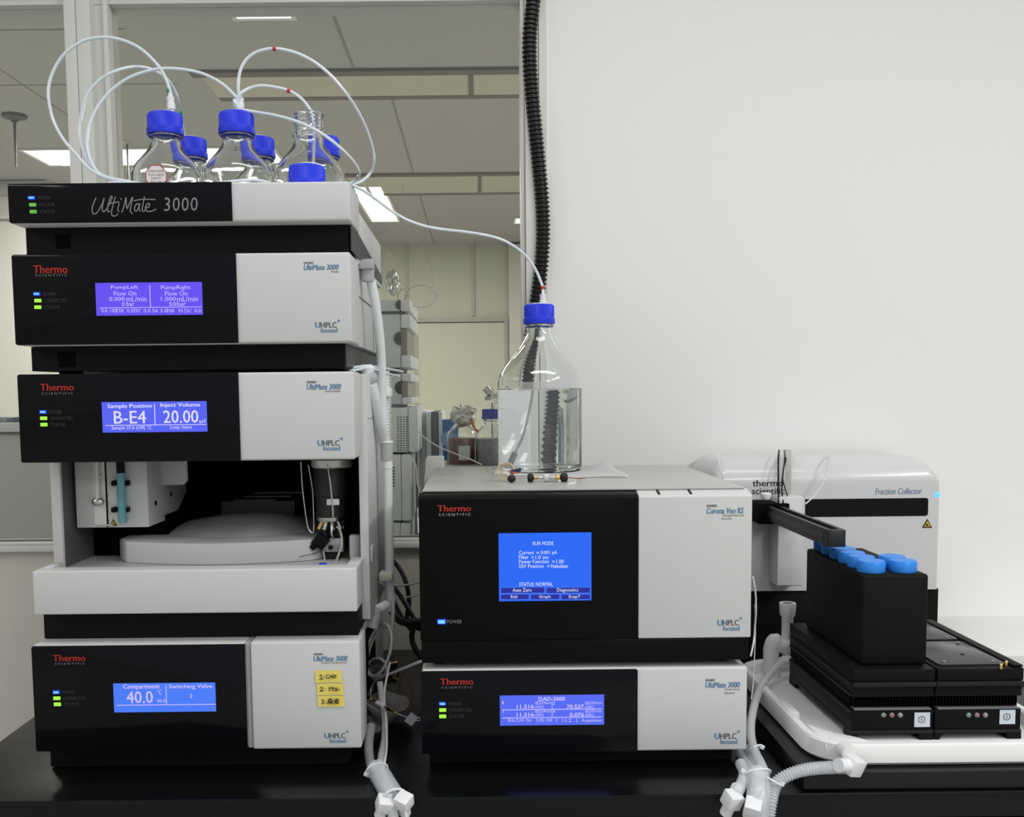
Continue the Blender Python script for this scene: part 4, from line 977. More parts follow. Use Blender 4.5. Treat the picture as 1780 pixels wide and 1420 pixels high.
def screwcap(parent, c, z0, h=.029, r=.0238, insert=True, nm='cap', mm=None):
    n = 96
    prof = [(r - .004, 0), (r + .0008, 0), (r + .0012, .001), (r + .0012, h * .27), (r, h * .31), (r, h * .40), (r, h - .0035), (r - .0015, h - .0006), (r - .003, h), (r - .0065, h), (r - .0065, h - .002), (0, h - .002)]
    o = MB().lathe([(0, 0)] + prof, (c[0], c[1], z0), n, lambda j, k, rr: rr - (.0009 if 6 <= j <= 8 and k % 2 else 0)).build(nm, mm or CAPBLUE, parent, ang=25)
    if insert: MB().lathe([(0, h - .0018), (r - .0068, h - .0018), (r - .0068, h + .0012), (r - .009, h + .002), (0, h + .002)], (c[0], c[1], z0), 40).build('cap_insert', PTFE, o)
    return o
ZF = .6728
def bottle(u, Y, lab, cap=True, R=.0480, hb=.122, hn=.1715, hl=.205, ch=.177, group='solvent bottles in the rack'):
    x = at(u, 240, Y).x
    if not cap:
        return tag(MB().lathe(glass_profile(R, hb, hn, hl, threads=True), (x, Y, ZF), 64).build('open_bottle', GLASS, ang=60), lab, 'bottle', group)
    t = thing('solvent_bottle', (x, Y, ZF), lab, 'bottle', group)
    MB().lathe(glass_profile(R, hb, hn, hl, threads=not cap), (x, Y, ZF), 64).build('bottle_glass', GLASS, t, ang=60)
    if cap: screwcap(t, (x, Y), ZF + ch)
    return t
B1 = bottle(288, .150, 'clear glass bottle with blue cap and red-edged octagonal tag')
B2 = bottle(412, .150, 'clear glass bottle with blue cap and white fitting, middle of the rack front')
B3 = bottle(537, .150, 'open clear glass bottle without a cap, behind the low blue-capped one', cap=False)
def bcopy(src, u, Y, lab):
    x = at(u, 240, Y).x; c = copy_tree(src); c.location = (x, Y, ZF); c['label'] = lab; return c
bcopy(B2, 331, .285, 'clear bottle with blue cap behind the bottle bearing the octagonal tag')
bcopy(B2, 449, .285, 'clear bottle with blue cap behind the middle front bottle with the white fitting')
bcopy(B2, 562, .285, 'clear bottle with blue cap half hidden behind the open glass bottle')
B4 = bottle(532, .070, 'small clear bottle whose blue cap just rises above the rack front', R=.035, hb=.05, hn=.084, hl=.114, ch=.0865)
# octagonal tag on the first bottle
c = at(271.5, 306, .0975); r = .0158
o = MB().prism([(c.x + r * math.cos(math.radians(22.5 + 45 * k)), c.z + r * math.sin(math.radians(22.5 + 45 * k))) for k in range(8)], 'Y', .0972, .0978).build('octagon_tag', mat('tag_red', (.40, .06, .06), .6), B1)
r2 = r * .90; MB().prism([(c.x + r2 * math.cos(math.radians(22.5 + 45 * k)), c.z + r2 * math.sin(math.radians(22.5 + 45 * k))) for k in range(8)], 'Y', .0968, .0971).build('tag_face', mat('tag_white', (.72, .70, .69), .7), o)
letters('tag_lettering', [('Clean bottle', 256, 294, 287, 299), ('thoroughly', 257, 301, 286, 306.5), ('before', 263, 307, 280, 311), ('first use', 262, 313, 281, 317)], mat('tag_print', (.30, .22, .22), .7), o, .0967)
# fittings on the caps
def fitting(parent, u, v0, v1, Y, lean=0):
    a, b_ = at(u, v0, Y), at(u + lean, v1, Y); d = b_ - a
    m = MB(); m.cyl(a, a + d * .35, .0056, 14); m.cyl(a + d * .351, a + d * .70, .0046, 14, .0052); m.cyl(a + d * .701, b_, .0027, 12, .0022)
    return m.build('tube_fitting', PTFE, parent)
fitting(B1, 298, 190, 160, .15, -3)
fitting(B2, 417, 187, 164, .15, 1)

# large bottle on the detector
bx, by, bz = at(938, 700, .325).x, .325, LZ + .0026
BB = thing('water_bottle', (bx, by, bz), 'large round glass bottle of clear liquid with blue cap standing on the wide black detector', 'bottle')
RB, hbb, hnb, hlb = .0668, .138, .2245, .251
prof = glass_profile(RB, hbb, hnb, hlb)
MB().lathe(prof, (bx, by, bz), 96).build('bottle_glass', GLASS, BB, ang=60)
wz = at(938, 677, by).z - bz
Rw = RB - .0024 + .0004
MB().lathe([(0, .0048), (RB * .5, .0048), (Rw - .004, .0053), (Rw, .0118), (Rw, wz + .0008), (Rw - .0012, wz), (0, wz)], (bx, by, bz), 96).build('clear_liquid', WATER, BB, ang=60)
bc = screwcap(BB, (bx, by), bz + hnb + .006, h=.030)
fitting(BB, 944, 531, 503, .318, 0)
def oncyl(u, v, e=.0003):
    # the point of the bottle wall seen at a pixel
    d = ROT @ Vector(((u - PX) / FOC, -(v - PY) / FOC, -1.0)); ox, oy = CAMPOS.x - bx, CAMPOS.y - by; R_ = RB + e
    A = d.x ** 2 + d.y ** 2; B_ = 2 * (ox * d.x + oy * d.y); C_ = ox ** 2 + oy ** 2 - R_ * R_
    D_ = max(0, B_ * B_ - 4 * A * C_); t = (-B_ - math.sqrt(D_)) / (2 * A); return CAMPOS + d * t
m = MB()
for k in range(8):
    v = 658 + 17.6 * k
    m.tube([oncyl(u, v - (u - 869) * .02) for u in (868, 873, 879, 885, 889)], .0004, 6, 2)
    bm0 = bmesh.new(); mb0 = MB(); word(mb0, ['1800', '1600', '1400', '1200', '1000', '800', '600', '400'][k], 891, v - 3, 903, v + 2.5, by - RB)
    for vt in mb0.bm.verts:
        dx = max(-RB * .999, min(RB * .999, vt.co.x * (1.0) - bx)); vt.co.y = by - math.sqrt(RB * RB - dx * dx) - .0004
    m._add(mb0.bm); bm0.free()
m.build('graduation_print', mat('enamel_white', (.92, .92, .92), .6), BB, smooth=False)
m = MB(); bmn = bmesh.new(); N = 16; gr = []
for i in range(N + 1):
    u = 899 + 91 * i / N; gr.append([bmn.verts.new(oncyl(u, 680 - 2 * i / N)), bmn.verts.new(oncyl(u, 664 - 1 * i / N))])
for i in range(N): bmn.faces.new((gr[i][0], gr[i + 1][0], gr[i + 1][1], gr[i][1]))
m._add(bmn); m.build('writing_field', milky_mat('frosted_enamel', (.55, .55, .55, 1), .45), BB)
# dip tube with its frit
m = MB(); m.tube([(bx + .003, by - .005, bz + hlb - .004), (bx, by - .008, bz + .205), (bx - .006, by - .015, bz + .16), (bx - .012, by - .02, bz + .11), (bx - .022, by - .02, bz + .06), (bx - .034, by - .018, bz + .03)], .0019, 10); m.build('dip_tube', mat('dip_tube_white', (.95, .95, .95), .4), BB)
m = MB().cyl((bx - .034, by - .018, bz + .03), (bx - .042, by - .017, bz + .0115), .0045, 14); m.build('inlet_filter', PTFE, BB)

# crumpled tissue beneath the bottle
bmn = bmesh.new(); NU, NV = 36, 16
A0, A1, A2, A3 = at(858, 829, Z=LZ + .0016), at(1092, 831, Z=LZ + .0016), at(1062, 813, Z=LZ + .0016), at(856, 818, Z=LZ + .0016)
A2.y = min(A2.y, .40); A3.y = min(A3.y, .36)
gr = []
for i in range(NU + 1):
    row = []
    for j in range(NV + 1):
        a, c = i / NU, j / NV
        p = A0.lerp(A1, a).lerp(A3.lerp(A2, a), c)
        dd = (Vector((p.x, p.y)) - Vector((bx, by))).length
        k = max(0, min(1, (dd - RB) / .03))
        z = LZ + .0019 + k * (.0010 * (1 + math.sin(9 * a + 4 * c)) + .0016 * abs(math.sin(23 * a * c + 5 * c)))
        if a > .72: z += k * .010 * (a - .72) / .28 * c ** 2
        if a < .1 and c < .5: z += k * .003
        row.append(bmn.verts.new((p.x + .004 * math.sin(c * 7), p.y + .004 * math.sin(a * 9), z)))
    gr.append(row)
for i in range(NU):
    for j in range(NV): bmn.faces.new((gr[i][j], gr[i + 1][j], gr[i + 1][j + 1], gr[i][j + 1]))
bmesh.ops.solidify(bmn, geom=bmn.faces[:], thickness=.0003)
m = MB(); m._add(bmn); tag(m.build('paper_tissue', PAPER, ang=25), 'crumpled white paper tissue lying beneath the large bottle', 'tissue')
# column with its end fittings lying in front of the bottle
ya = at(935, 838, Z=LZ + .0012).y; za = LZ + .0012 + .0062
def cxp(u): return at(u, 830, ya).x
T = thing('guard_column', (cxp(932), ya, za - .006), 'small column with gold collars and black end knobs lying in front of the large bottle', 'column')
MB().cyl((cxp(888), ya, za), (cxp(926), ya, za), .0012, 10).build('steel_capillary', WIRE, T)
def knob(u0, u1, r, nm, mm):
    x0, x1 = cxp(u0), cxp(u1)
    MB().tube([(x0, ya, za), (x0 + (x1 - x0) * .15, ya, za), (x0 + (x1 - x0) * .85, ya, za), (x1, ya, za)], r, 16, 0, True, lambda i, n: [r * .75, r, r, r * .75][i]).build(nm, mm, T)
knob(917, 927, .0060, 'black_knob', RUBBER); knob(974.5, 986.5, .0062, 'black_knob', RUBBER)
knob(927.2, 934, .0032, 'gold_collar', BRASS); knob(965, 974.3, .0036, 'gold_collar', BRASS)
knob(934.2, 945, .0016, 'column_tube', STEEL); knob(954, 964.8, .0016, 'column_tube', STEEL); knob(945.2, 953.8, .0058, 'clear_body', mat('acrylic_body', (.62, .62, .64), .1, spec=.7))
p = at(889, 832, ya); m = MB().sphere((p.x, ya - .004, LZ + .0012 + .0055), .0058, 2, (1.05, .9, .95)); tag(m.build('plastic_stopper', RUBBER), 'round black stopper beside the small gold-collared column', 'stopper')
p0 = at(889, 824, ya); M_ = Matrix.Rotation(math.radians(-12), 3, 'Y')
T2 = thing('paper_flag', (p0.x, ya, p0.z), 'small navy and red flag tag above the black stopper', 'tag')
MB().obox((p0.x + .006, ya + .010, p0.z + .0035), .016, .001, .005, M_).build('flag_face', mat('flag_navy', (.02, .025, .10), .5), T2)
MB().obox((p0.x + .004, ya + .009, p0.z + .0015), .014, .0012, .0016, Matrix.Rotation(math.radians(8), 3, 'Y')).build('flag_stripe', mat('flag_red', (.6, .12, .06), .5), T2)
m = MB(); c0 = at(879, 807, ya + .012); ry = .0125
for k in range(3):
    rr = ry - .0022 * k
    m.tube([(c0.x + .001 * k + rr * math.cos(a) * .95, c0.y + .003 * k + .004 * math.sin(a), LZ + .0155 + rr * math.sin(a)) for a in [2 * math.pi * q / 28 for q in range(29)]], .0010, 8, 0)
m.tube([(c0.x + .004, c0.y, LZ + .012), (c0.x + .012, c0.y + .006, LZ + .007), (c0.x + .03, c0.y + .01, LZ + .0055), (c0.x + .05, c0.y - .005, LZ + .0055)], .0007, 6)
tag(m.build('tubing_coil', mat('peek_tubing_beige', (.55, .46, .33), .35)), 'beige coil of thin tubing leaning at the foot of the large bottle', 'tubing')
m = MB(); m.tube([(cxp(986), ya, za), (cxp(1005), ya + .004, za - .002), (cxp(1018), ya + .006, za - .002)], .0007, 6); m.build('thin_lead', mat('lead_red', (.35, .08, .07), .5), T)

# ================================================================== TUBING
def tubing(pts, r, lab, mm=None, nm='solvent_tubing', grp=None, n=10, marks=()):
    P = [p if isinstance(p, Vector) else at(*p) for p in pts]
    o = MB().tube(P, r, n, 8).build(nm, mm or TUBE)
    tag(o, lab, 'tubing', grp)
    for (u, v, Y, col, du, dv) in marks:
        p = at(u, v, Y); d = Vector((du, 0, dv)).normalized() * .0022
        MB().cyl(p - d, p + d, r + .0006, 12).build('colour_band', col, o)
    return o
RED = mat('band_red', (.55, .03, .03), .5); GRN = mat('band_green', (.02, .30, .16), .5)
Y1 = .15
tubing([(300, 235, Y1), (299, 200, Y1), (298, 168, Y1), (285, 130, Y1), (265, 103, Y1), (240, 82, Y1), (210, 69, Y1), (178, 65, Y1), (143, 72, Y1), (110, 96, Y1), (90, 130, Y1), (84, 165, Y1), (92, 207, Y1), (110, 242, Y1 - .01), (132, 268, Y1 - .02), (152, 290, Y1 - .03), (172, 304, .11), (195, 312, .10), (222, 316, .09), (255, 322, .085)], .0022,
       'tallest white tubing loop, rising from the bottle with the octagonal tag', marks=[(293, 158, Y1, GRN, -.4, .9)])
tubing([at(331, 233, .285) + Vector((-.008, 0, -.03)), (318, 225, .27), (313, 200, .25), (308, 170, .22), (295, 143, .20), (275, 126, .18), (250, 117, .17), (225, 117, .16), (195, 126, .15), (170, 142, .15), (152, 165, .15), (142, 195, .15), (138, 225, .15), (142, 252, .14), (152, 278, .13), (166, 297, .12), (186, 308, .115), (215, 314, .11), (250, 321, .105)], .0022,
       'white tubing loop with a green band, rising from the rear bottle cap', marks=[(314, 196, .245, GRN, .2, 1)])
tubing([(416, 240, Y1), (416, 190, Y1), (413, 173, Y1), (404, 162, Y1), (385, 145, Y1), (355, 129, Y1), (320, 121, Y1), (285, 119, Y1), (255, 124, Y1), (225, 135, Y1), (198, 153, Y1), (175, 178, Y1 - .005), (158, 210, Y1 - .01), (151, 240, Y1 - .015), (154, 268, Y1 - .02), (163, 290, .12), (178, 305, .11), (205, 314, .098), (240, 320, .092)], .0022,
       'unbanded white tubing arching from the middle bottle over the tagged bottle')
tubing([(419, 235, Y1 + .005), (418, 185, Y1 + .004), (415, 165, Y1 + .003), (414, 145, Y1), (418, 122, Y1), (428, 104, Y1), (445, 91, Y1), (468, 85, Y1), (492, 86, Y1), (520, 94, Y1), (548, 109, Y1), (575, 131, Y1), (600, 160, Y1), (620, 190, Y1 + .02), (636, 222, Y1 + .04), (647, 255, Y1 + .06), (650, 280, .22), (644, 300, .23), (630, 314, .22), (612, 321, .20), (590, 326, .18)], .0022,
       'white tubing in a high wide arch, red band at its top', marks=[(477, 85, Y1, RED, 1, 0)])
tubing([(413, 190, Y1 - .004), (413, 172, Y1 - .006), (420, 161, Y1 - .006), (435, 153, Y1), (455, 149, Y1), (480, 152, Y1), (503, 158, Y1), (522, 170, Y1), (535, 185, Y1), (543, 202, Y1), (546, 240, Y1), (544, 290, Y1)], .0022,
       'short white tubing arch ending inside the open bottle, with a red band', marks=[(502, 158, Y1, RED, 1, -.35)])
tubing([(409, 186, Y1 - .010), (407, 174, Y1 - .012), (410, 180, Y1 - .014), (420, 190, Y1 - .012), (445, 195, Y1 - .010), (480, 201, .125), (515, 211, .115), (545, 224, .11), (572, 241, .11), (597, 262, .12), (615, 282, .14), (624, 299, .16), (620, 312, .18), (604, 321, .18), (585, 326, .17)], .0022,
       'white tubing running across the neck of the open bottle')
tubing([(590, 324, .19), (608, 322, .20), (630, 330, .20), (655, 347, .20), (680, 366, .21), (705, 381, .22), (735, 392, .23), (765, 398, .24), (800, 402, .26), (835, 407, .28), (868, 415, .29), (895, 429, .30), (915, 446, .31), (930, 467, .315), (939, 487, .318), (944, 505, .318), (944, 545, .318)], .0022,
       'long white tubing running from the solvent rack down to the large bottle', marks=[(943.5, 500, .318, RED, .1, 1)])
tubing([(190, 318, .085), (215, 317, .075), (250, 320, .07), (300, 321, .07), (360, 320, .075), (400, 316, .08), (440, 313, .085), (470, 318, .09)], .0022, 'white tubing lying along the inside edge of the solvent rack')

# ribbed black conduit behind the large bottle
Yc = .612
P = [at(u, v, Yc) for (u, v) in ((944, -420), (943, -300), (940, -180), (936, -90), (931, -40), (926, 10), (921, 60), (921, 110), (925, 170), (931, 230), (937, 290), (942, 345), (944, 400), (942, 450), (937, 495), (930, 540), (921, 600), (916, 660), (919, 720), (926, 790), (930, 880))]
tag(MB().corr(P, .0118, .0082, .0018, 14).build('ribbed_conduit', mat('conduit_black', (.010, .010, .011), .35, spec=.5)), 'black ribbed conduit hanging down behind the large bottle', 'conduit')

# ---- drain line along the right side of the tall stack
HX_ = -.139
T = thing('drain_line', (HX_, .2, .2), 'white plastic drain line running down the side of the tall stack', 'drain line')
def E_(u, v, Y): return at(u, v, Y)
def obj_tube(nm, pts, r, mm=PTFE, n=14, sm_=8): return MB().tube([E_(*p) for p in pts], r, n, sm_).build(nm, mm, T)
# upper spout: half-round elbow
q = at(637, 466, .135)
MB().prism([(q.x - .0125, q.z + .001), (q.x - .011, q.z + .007), (q.x - .006, q.z + .0105), (q.x + .001, q.z + .0115), (q.x + .010, q.z + .0112), (q.x + .010, q.z - .002), (q.x - .0125, q.z - .002)], 'Y', .124, .150, .001).build('spout_cover', GREYPL, T)
MB().lathe([(0, -.018), (.008, -.018), (.0095, -.012), (.0095, -.0022), (0, -.0022)], (q.x + .001, .138, q.z), 24).build('spout', GREYPL, T)
obj_tube('drain_hose', [(645, 488, .145), (651, 520, .150), (657, 560, .160), (661, 600, .17), (663, 640, .18), (664, 700, .19), (666, 760, .195)], .0068, mat('hose_white', (.74, .76, .78), .35))
m = MB(); m.corr([E_(668, 645, .23), E_(669, 700, .23), E_(669, 765, .225)], .0072, .0046, .0009, 14); m.build('ribbed_hose', PTFE, T)
q = at(641, 657, .14); 
MB().sphere((q.x, .14, q.z), .0125, 3, (1, .9, .85)).build('spout_bulb', GREYPL, T)
MB().lathe([(0, .0), (.010, .0), (.012, .008), (.008, .013), (0, .013)], (at(637, 645, .14).x, .14, at(637, 650, .14).z), 20).build('spout_cap', PTFE, T)
MB().tube([E_(646, 668, .135), E_(652, 695, .145), E_(659, 730, .165), E_(669, 765, .19), E_(671, 778, .19)], .0078, 14, 8).build('drain_hose', MATS['hose_white'], T)
q = at(672, 766, .19)
MB().lathe([(.007, 0), (.0092, 0), (.0095, -.003), (.0075, -.004)], (q.x, .19, q.z), 28).build('cup_ring', PTFE, T)
zc = at(672, 800, .19).z
MB().lathe([(0, zc), (.0088, zc), (.0092, q.z - .004), (0, q.z - .004)], (q.x, .19, 0), 28).build('cup', GREYPL, T)
z2, z3 = at(675, 814, .19).z, at(672, 1062, .19).z
MB().lathe([(0, z2), (.0072, z2), (.0072, zc - .0003), (0, zc - .0003)], (q.x + .001, .19, 0), 24).build('pipe_collar', PTFE, T)
MB().lathe([(0, z3), (.0068, z3), (.0068, z2 - .0003), (0, z2 - .0003)], (q.x + .001, .19, 0), 24).build('drain_pipe', MATS['hose_white'], T)
q = rect(654, 690, 680, 674, .215); MB().box(q[0], q[2], .200, .240, q[1], q[3], .002).build('pipe_bracket', PTFE, T)
q = rect(657, 1013, 682, 997, .17); MB().box(q[0], q[2], .175, .205, q[1], q[3], .004).build('pipe_clamp', mat('nylon_clamp', (.62, .62, .56), .5), T)
q = at(653, 1064, .15); MB().sphere(q, .0085, 2, (1.1, 1, .9)).build('elbow_fitting', GREYPL, T)
MB().cyl(q + Vector((0, 0, -.003)), q + Vector((-.006, -.006, -.022)), .0085, 16, .0095).build('elbow_fitting', GREYPL, T)
MB().cyl(q + Vector((-.004, .0, 0)), q + Vector((.014, .02, .006)), .0075, 16).build('elbow_fitting', PTFE, T)
for k, pts in enumerate(([(600, 642, .10), (618, 638, .11), (640, 637, .14), (662, 639, .2), (680, 642, .26), (700, 646, .40)], [(612, 646, .10), (632, 640, .12), (655, 643, .17), (680, 651, .25), (694, 654, .36)], [(606, 644, .09), (630, 643, .13), (655, 648, .19), (680, 655, .26)])):
    tubing(pts, .0019, ('thin pale tubing draped over the autosampler shoulder, ' + ['upper', 'middle', 'lowest'][k] + ' of the three'), mat('pale_blue_tubing', (.70, .76, .80), .3))
tubing([(660, 1010, .18), (676, 1022, .19), (683, 1030, .19), (683, 1060, .18), (681, 1100, .17), (679, 1130, .16)], .0032, 'pale hose falling beside the drain pipe between tall stack and detector', mat('grey_hose', (.50, .52, .53), .35), 'drain_hose')
# side plumbing of the column compartment
SX = .16
CLG = milky_mat('clear_grey_tubing', (.66, .68, .70, 1), .12)
m = MB()
for (cu, cv, ru, rv, ph, dy) in ((658, 1130, 20, 47, .25, 0), (660, 1132, 18, 44, .30, .006), (655, 1162, 17, 18, 0, .003)):
    pts = []
    for k in range(33):
        a = 2 * math.pi * k / 32; du, dv = ru * math.cos(a), rv * math.sin(a)
        pts.append(at(cu + du * math.cos(ph) - dv * math.sin(ph), cv + du * math.sin(ph) + dv * math.cos(ph), SX + dy - .05 * (du / 40)))
    m.tube(pts, .0020, 8, 0)
m.tube([at(655, 1176, SX), at(675, 1172, SX - .02), at(705, 1160, .10), at(738, 1147, .06)], .0021, 8)
tag(m.build('tubing_coil', CLG), 'coil of pale tubing hung beside the oven unit, its end reaching the flat detector', 'tubing')
T = thing('capillary_column', at(660, 1226, .12), 'thin steel capillary line with gold nuts slanting out beside the oven unit', 'capillary')
a, b_ = at(634, 1209, .14), at(686, 1238, .09)
d = b_ - a
MB().cyl(a, a + d * .22, .0032, 8).build('gold_nut', BRASS, T); MB().cyl(a + d * .78, b_, .0032, 8).build('gold_nut', BRASS, T)
MB().cyl(a + d * .225, a + d * .775, .0018, 12).build('steel_body', STEEL, T)
MB().cyl(a + d * .42, a + d * .66, .0036, 8).build('steel_nut', PTFE, T)
MB().tube([b_, at(700, 1244, .085), at(714, 1248, .08), at(722, 1252, .08), at(730, 1252, .078), at(729, 1247, .078), at(725, 1249, .078)], .0008, 8).build('bent_wire', WIRE, T)
MB().obox(at(715, 1250, .079), .0125, .0006, .0155, Matrix.Rotation(math.radians(38), 3, 'Y')).build('paper_tag', mat('tag_lilac_white', (.42, .42, .46), .7), T)
m = MB(); m.tube([at(646, 1216, .13), at(644, 1200, .13), at(650, 1186, .14), at(655, 1183, .15)], .0011, 8); m.build('steel_loop', WIRE, T)
# switching valve peeking out of the side opening
T = thing('switching_valve', at(665, 1165, .18), 'dark switching valve with brass ports at the side opening of the oven unit', 'valve')
p = at(664, 1168, .20)
MB().cyl(p + Vector((-.022, 0, 0)), p + Vector((.012, 0, 0)), .021, 24, .018).build('valve_body', mat('valve_dark', (.03, .03, .03), .4), T)
for k in range(6):
    an = 2 * math.pi * k / 6; e = p + Vector((.012, math.cos(an) * .011, math.sin(an) * .011))
    MB().cyl(e, e + Vector((.010, math.cos(an) * .004, math.sin(an) * .004)), .0035, 8).build('valve_port', BRASS if k % 2 else DKGREY, T)
MB().cyl(p + Vector((.0125, 0, 0)), p + Vector((.026, 0, -.002)), .007, 16).build('valve_knob', RUBBER, T)
# leak funnel
T = thing('leak_funnel', at(690, 1215, .18), 'translucent grey leak funnel between the oven unit and the flat detector', 'funnel')
bmn = bmesh.new(); N = 24
ring = [at(636 + 0, 1222, .13), at(650, 1205, .22), at(668, 1200, .26), at(690, 1207, .26), at(708, 1212, .24), at(712, 1222, .20), at(704, 1234, .16), at(686, 1238, .13), at(660, 1238, .12)]
top = [bmn.verts.new(p) for p in ring]; bot = [bmn.verts.new(p.lerp(at(662, 1232, .18), .18) + Vector((0, 0, -.010))) for p in ring]; b2 = [bmn.verts.new(p.lerp(at(662, 1248, .18), .8) + Vector((0, 0, -.016))) for p in ring]
for i in range(9):
    j = (i + 1) % 9; bmn.faces.new((top[i], top[j], bot[j], bot[i])); bmn.faces.new((bot[i], bot[j], b2[j], b2[i]))
bmesh.ops.subdivide_edges(bmn, edges=bmn.edges[:], cuts=2, use_grid_fill=True, smooth=.6)
bmesh.ops.solidify(bmn, geom=bmn.faces[:], thickness=.0012)
FUN = milky_mat('smoky_plastic', (.52, .52, .52, 1), .2)
m = MB(); m._add(bmn); m.build('funnel_bowl', FUN, T, ang=60)
MB().tube([at(650, 1240, .17), at(652, 1262, .17), at(648, 1280, .16)], .011, 16, 6).build('funnel_stem', FUN, T)
tubing([at(692, 1206, .24), at(700, 1170, .24), at(712, 1185, .23), at(717, 1210, .22), at(716, 1235, .21)], .0006, 'hair-thin reddish capillary hanging behind the leak funnel', mat('capillary_red', (.22, .06, .05), .4), 'capillary_tubing')
# hoses to the bench edge at the left bundle
T = thing('hose_bundle', at(670, 1350, Z=.02), 'clear hoses in a sleeve over the bench edge beside the oven unit', 'hoses')
def HO(nm, pts, r, mm=TUBEC, n=14): return MB().tube([p if isinstance(p, Vector) else at(*p) for p in pts], r, n, 8).build(nm, mm, T)
HO('clear_hose', [(645, 1262, .12), (641, 1295, .085), (643, 1322, .045), (650, 1340, -.005), (664, 1366, -.062), (678, 1390, -.103), (682, 1405, -.108), (684, 1425, -.11)], .0066)
HO('clear_hose', [(660, 1185, .13), (664, 1215, .12), (669, 1250, .11), (668, 1285, .085), (662, 1318, .04), (664, 1340, -.005), (676, 1366, -.06), (694, 1390, -.103), (703, 1405, -.108), (706, 1425, -.11)], .0046)
MB().tube([at(655, 1338, -.018), at(664, 1352, -.045), at(676, 1372, -.08), at(688, 1390, -.106)], .0135, 18, 6, False).build('film_sleeve', WRAP, T)
def tie(root, p, r, ax, tail):
    t_ = Vector(ax).normalized(); N_ = t_.orthogonal().normalized(); B_ = t_.cross(N_)
    o_ = MB().tube([p + (N_ * math.cos(a) + B_ * math.sin(a)) * r for a in [2 * math.pi * k / 28 for k in range(29)]], .0014, 8, 0).build('cable_tie', PTFE, root)
    q_ = p + Vector(tail).normalized() * r
    MB().obox(q_, .006, .005, .0055, Matrix.Rotation(.4, 3, 'Y'), .001).build('tie_head', PTFE, o_)
    return o_
tie(T, at(655, 1339, -.02), .0142, (.3, -.75, -.5), (-1, -.4, -.2)); tie(T, at(684, 1385, -.102), .0145, (.3, -.75, -.5), (-1, -.5, -.4))
def elbow(nm, p, s, rot, lab=None, root=None, dirs=()):
    M = Matrix.Rotation(rot[2], 3, 'Z') @ Matrix.Rotation(rot[1], 3, 'Y') @ Matrix.Rotation(rot[0], 3, 'X')
    o_ = MB().obox(p, s, s, s, M, s * .08).build(nm, PTFE, root)
    for d_ in dirs:
        d_ = M @ Vector(d_); MB().cyl(p + d_ * s * .45, p + d_ * s * 1.15, s * .40, 18).build('elbow_collar', PTFE, o_)
    return o_
elbow('pipe_elbow', at(668, 1397, -.108), .018, (.5, .2, .3), root=T, dirs=((0, 0, -1),))
elbow('pipe_elbow', at(702, 1393, -.110), .018, (.45, .25, -.5), root=T, dirs=((0, 0, -1),))
tubing([at(678, 1150, .14), at(668, 1205, .12), at(671, 1250, .10), at(672, 1300, .06), at(666, 1345, -.005), at(672, 1375, -.075), at(690, 1385, -.10), at(703, 1405, -.115), at(708, 1430, -.118)], .0016, 'thin white tubing falling from the coil to the bench edge', PTFE, 'capillary_tubing')
# right bundle
T = thing('hose_bundle', at(1310, 1350, Z=.02), 'tied clear and ribbed hoses hanging at the bench edge beside the tray', 'hoses')
HO('clear_hose', [(1375, 1148, .262), (1358, 1152, .255), (1345, 1165, .24), (1328, 1185, .20), (1316, 1210, .15), (1308, 1240, .10), (1305, 1270, .06), (1310, 1300, .02), (1322, 1325, -.03), (1331, 1345, -.06)], .0058)
HO('clear_hose', [(1285, 1305, .05), (1292, 1318, .02), (1304, 1335, -.028), (1311, 1350, -.06), (1312, 1375, -.098), (1310, 1400, -.11), (1308, 1430, -.105)], .0062)
HO('clear_hose', [(1300, 1300, .04), (1308, 1318, .01), (1316, 1335, -.028), (1322, 1350, -.06), (1322, 1375, -.098), (1324, 1400, -.11), (1322, 1430, -.105)], .0055)
HO('clear_hose', [(1288, 1328, -.02), (1294, 1345, -.06), (1288, 1365, -.09), (1280, 1380, -.102)], .0072)
m = MB(); m.corr([at(1472, 1334, -.085), at(1440, 1334, -.088), at(1405, 1337, -.09), at(1375, 1345, -.09), at(1353, 1358, -.09), at(1344, 1375, -.095), at(1339, 1400, -.105), at(1334, 1435, -.11)], .0072, .0034, .0007, 16); m.build('ribbed_hose', TUBEC, T)
MB().tube([at(1318, 1348, -.07), at(1319, 1375, -.104), at(1316, 1400, -.112), at(1314, 1432, -.112)], .0140, 20, 6, False).build('film_sleeve', WRAP, T)
tie(T, at(1313, 1346, -.07), .0185, (.1, -.6, -.7), (-1, -.3, .4)); tie(T, at(1345, 1358, -.092), .0095, (-.5, -.2, -.8), (1, -.3, -.2)); tie(T, at(1312, 1301, .02), .0095, (.3, -.6, -.7), (1, -.2, .3))
elbow('pipe_elbow', at(1273, 1390, -.106), .019, (.4, .15, .4), root=T, dirs=((0, 0, -1), (.7, .7, .2)))
elbow('pipe_elbow', at(1308, 1404, -.122), .019, (.5, .2, -.3), root=T, dirs=((0, 0, -1),))
o = elbow('pipe_elbow', at(1482, 1330, -.088), .021, (.3, .25, .6), root=T, dirs=((-1, .1, -.1),))
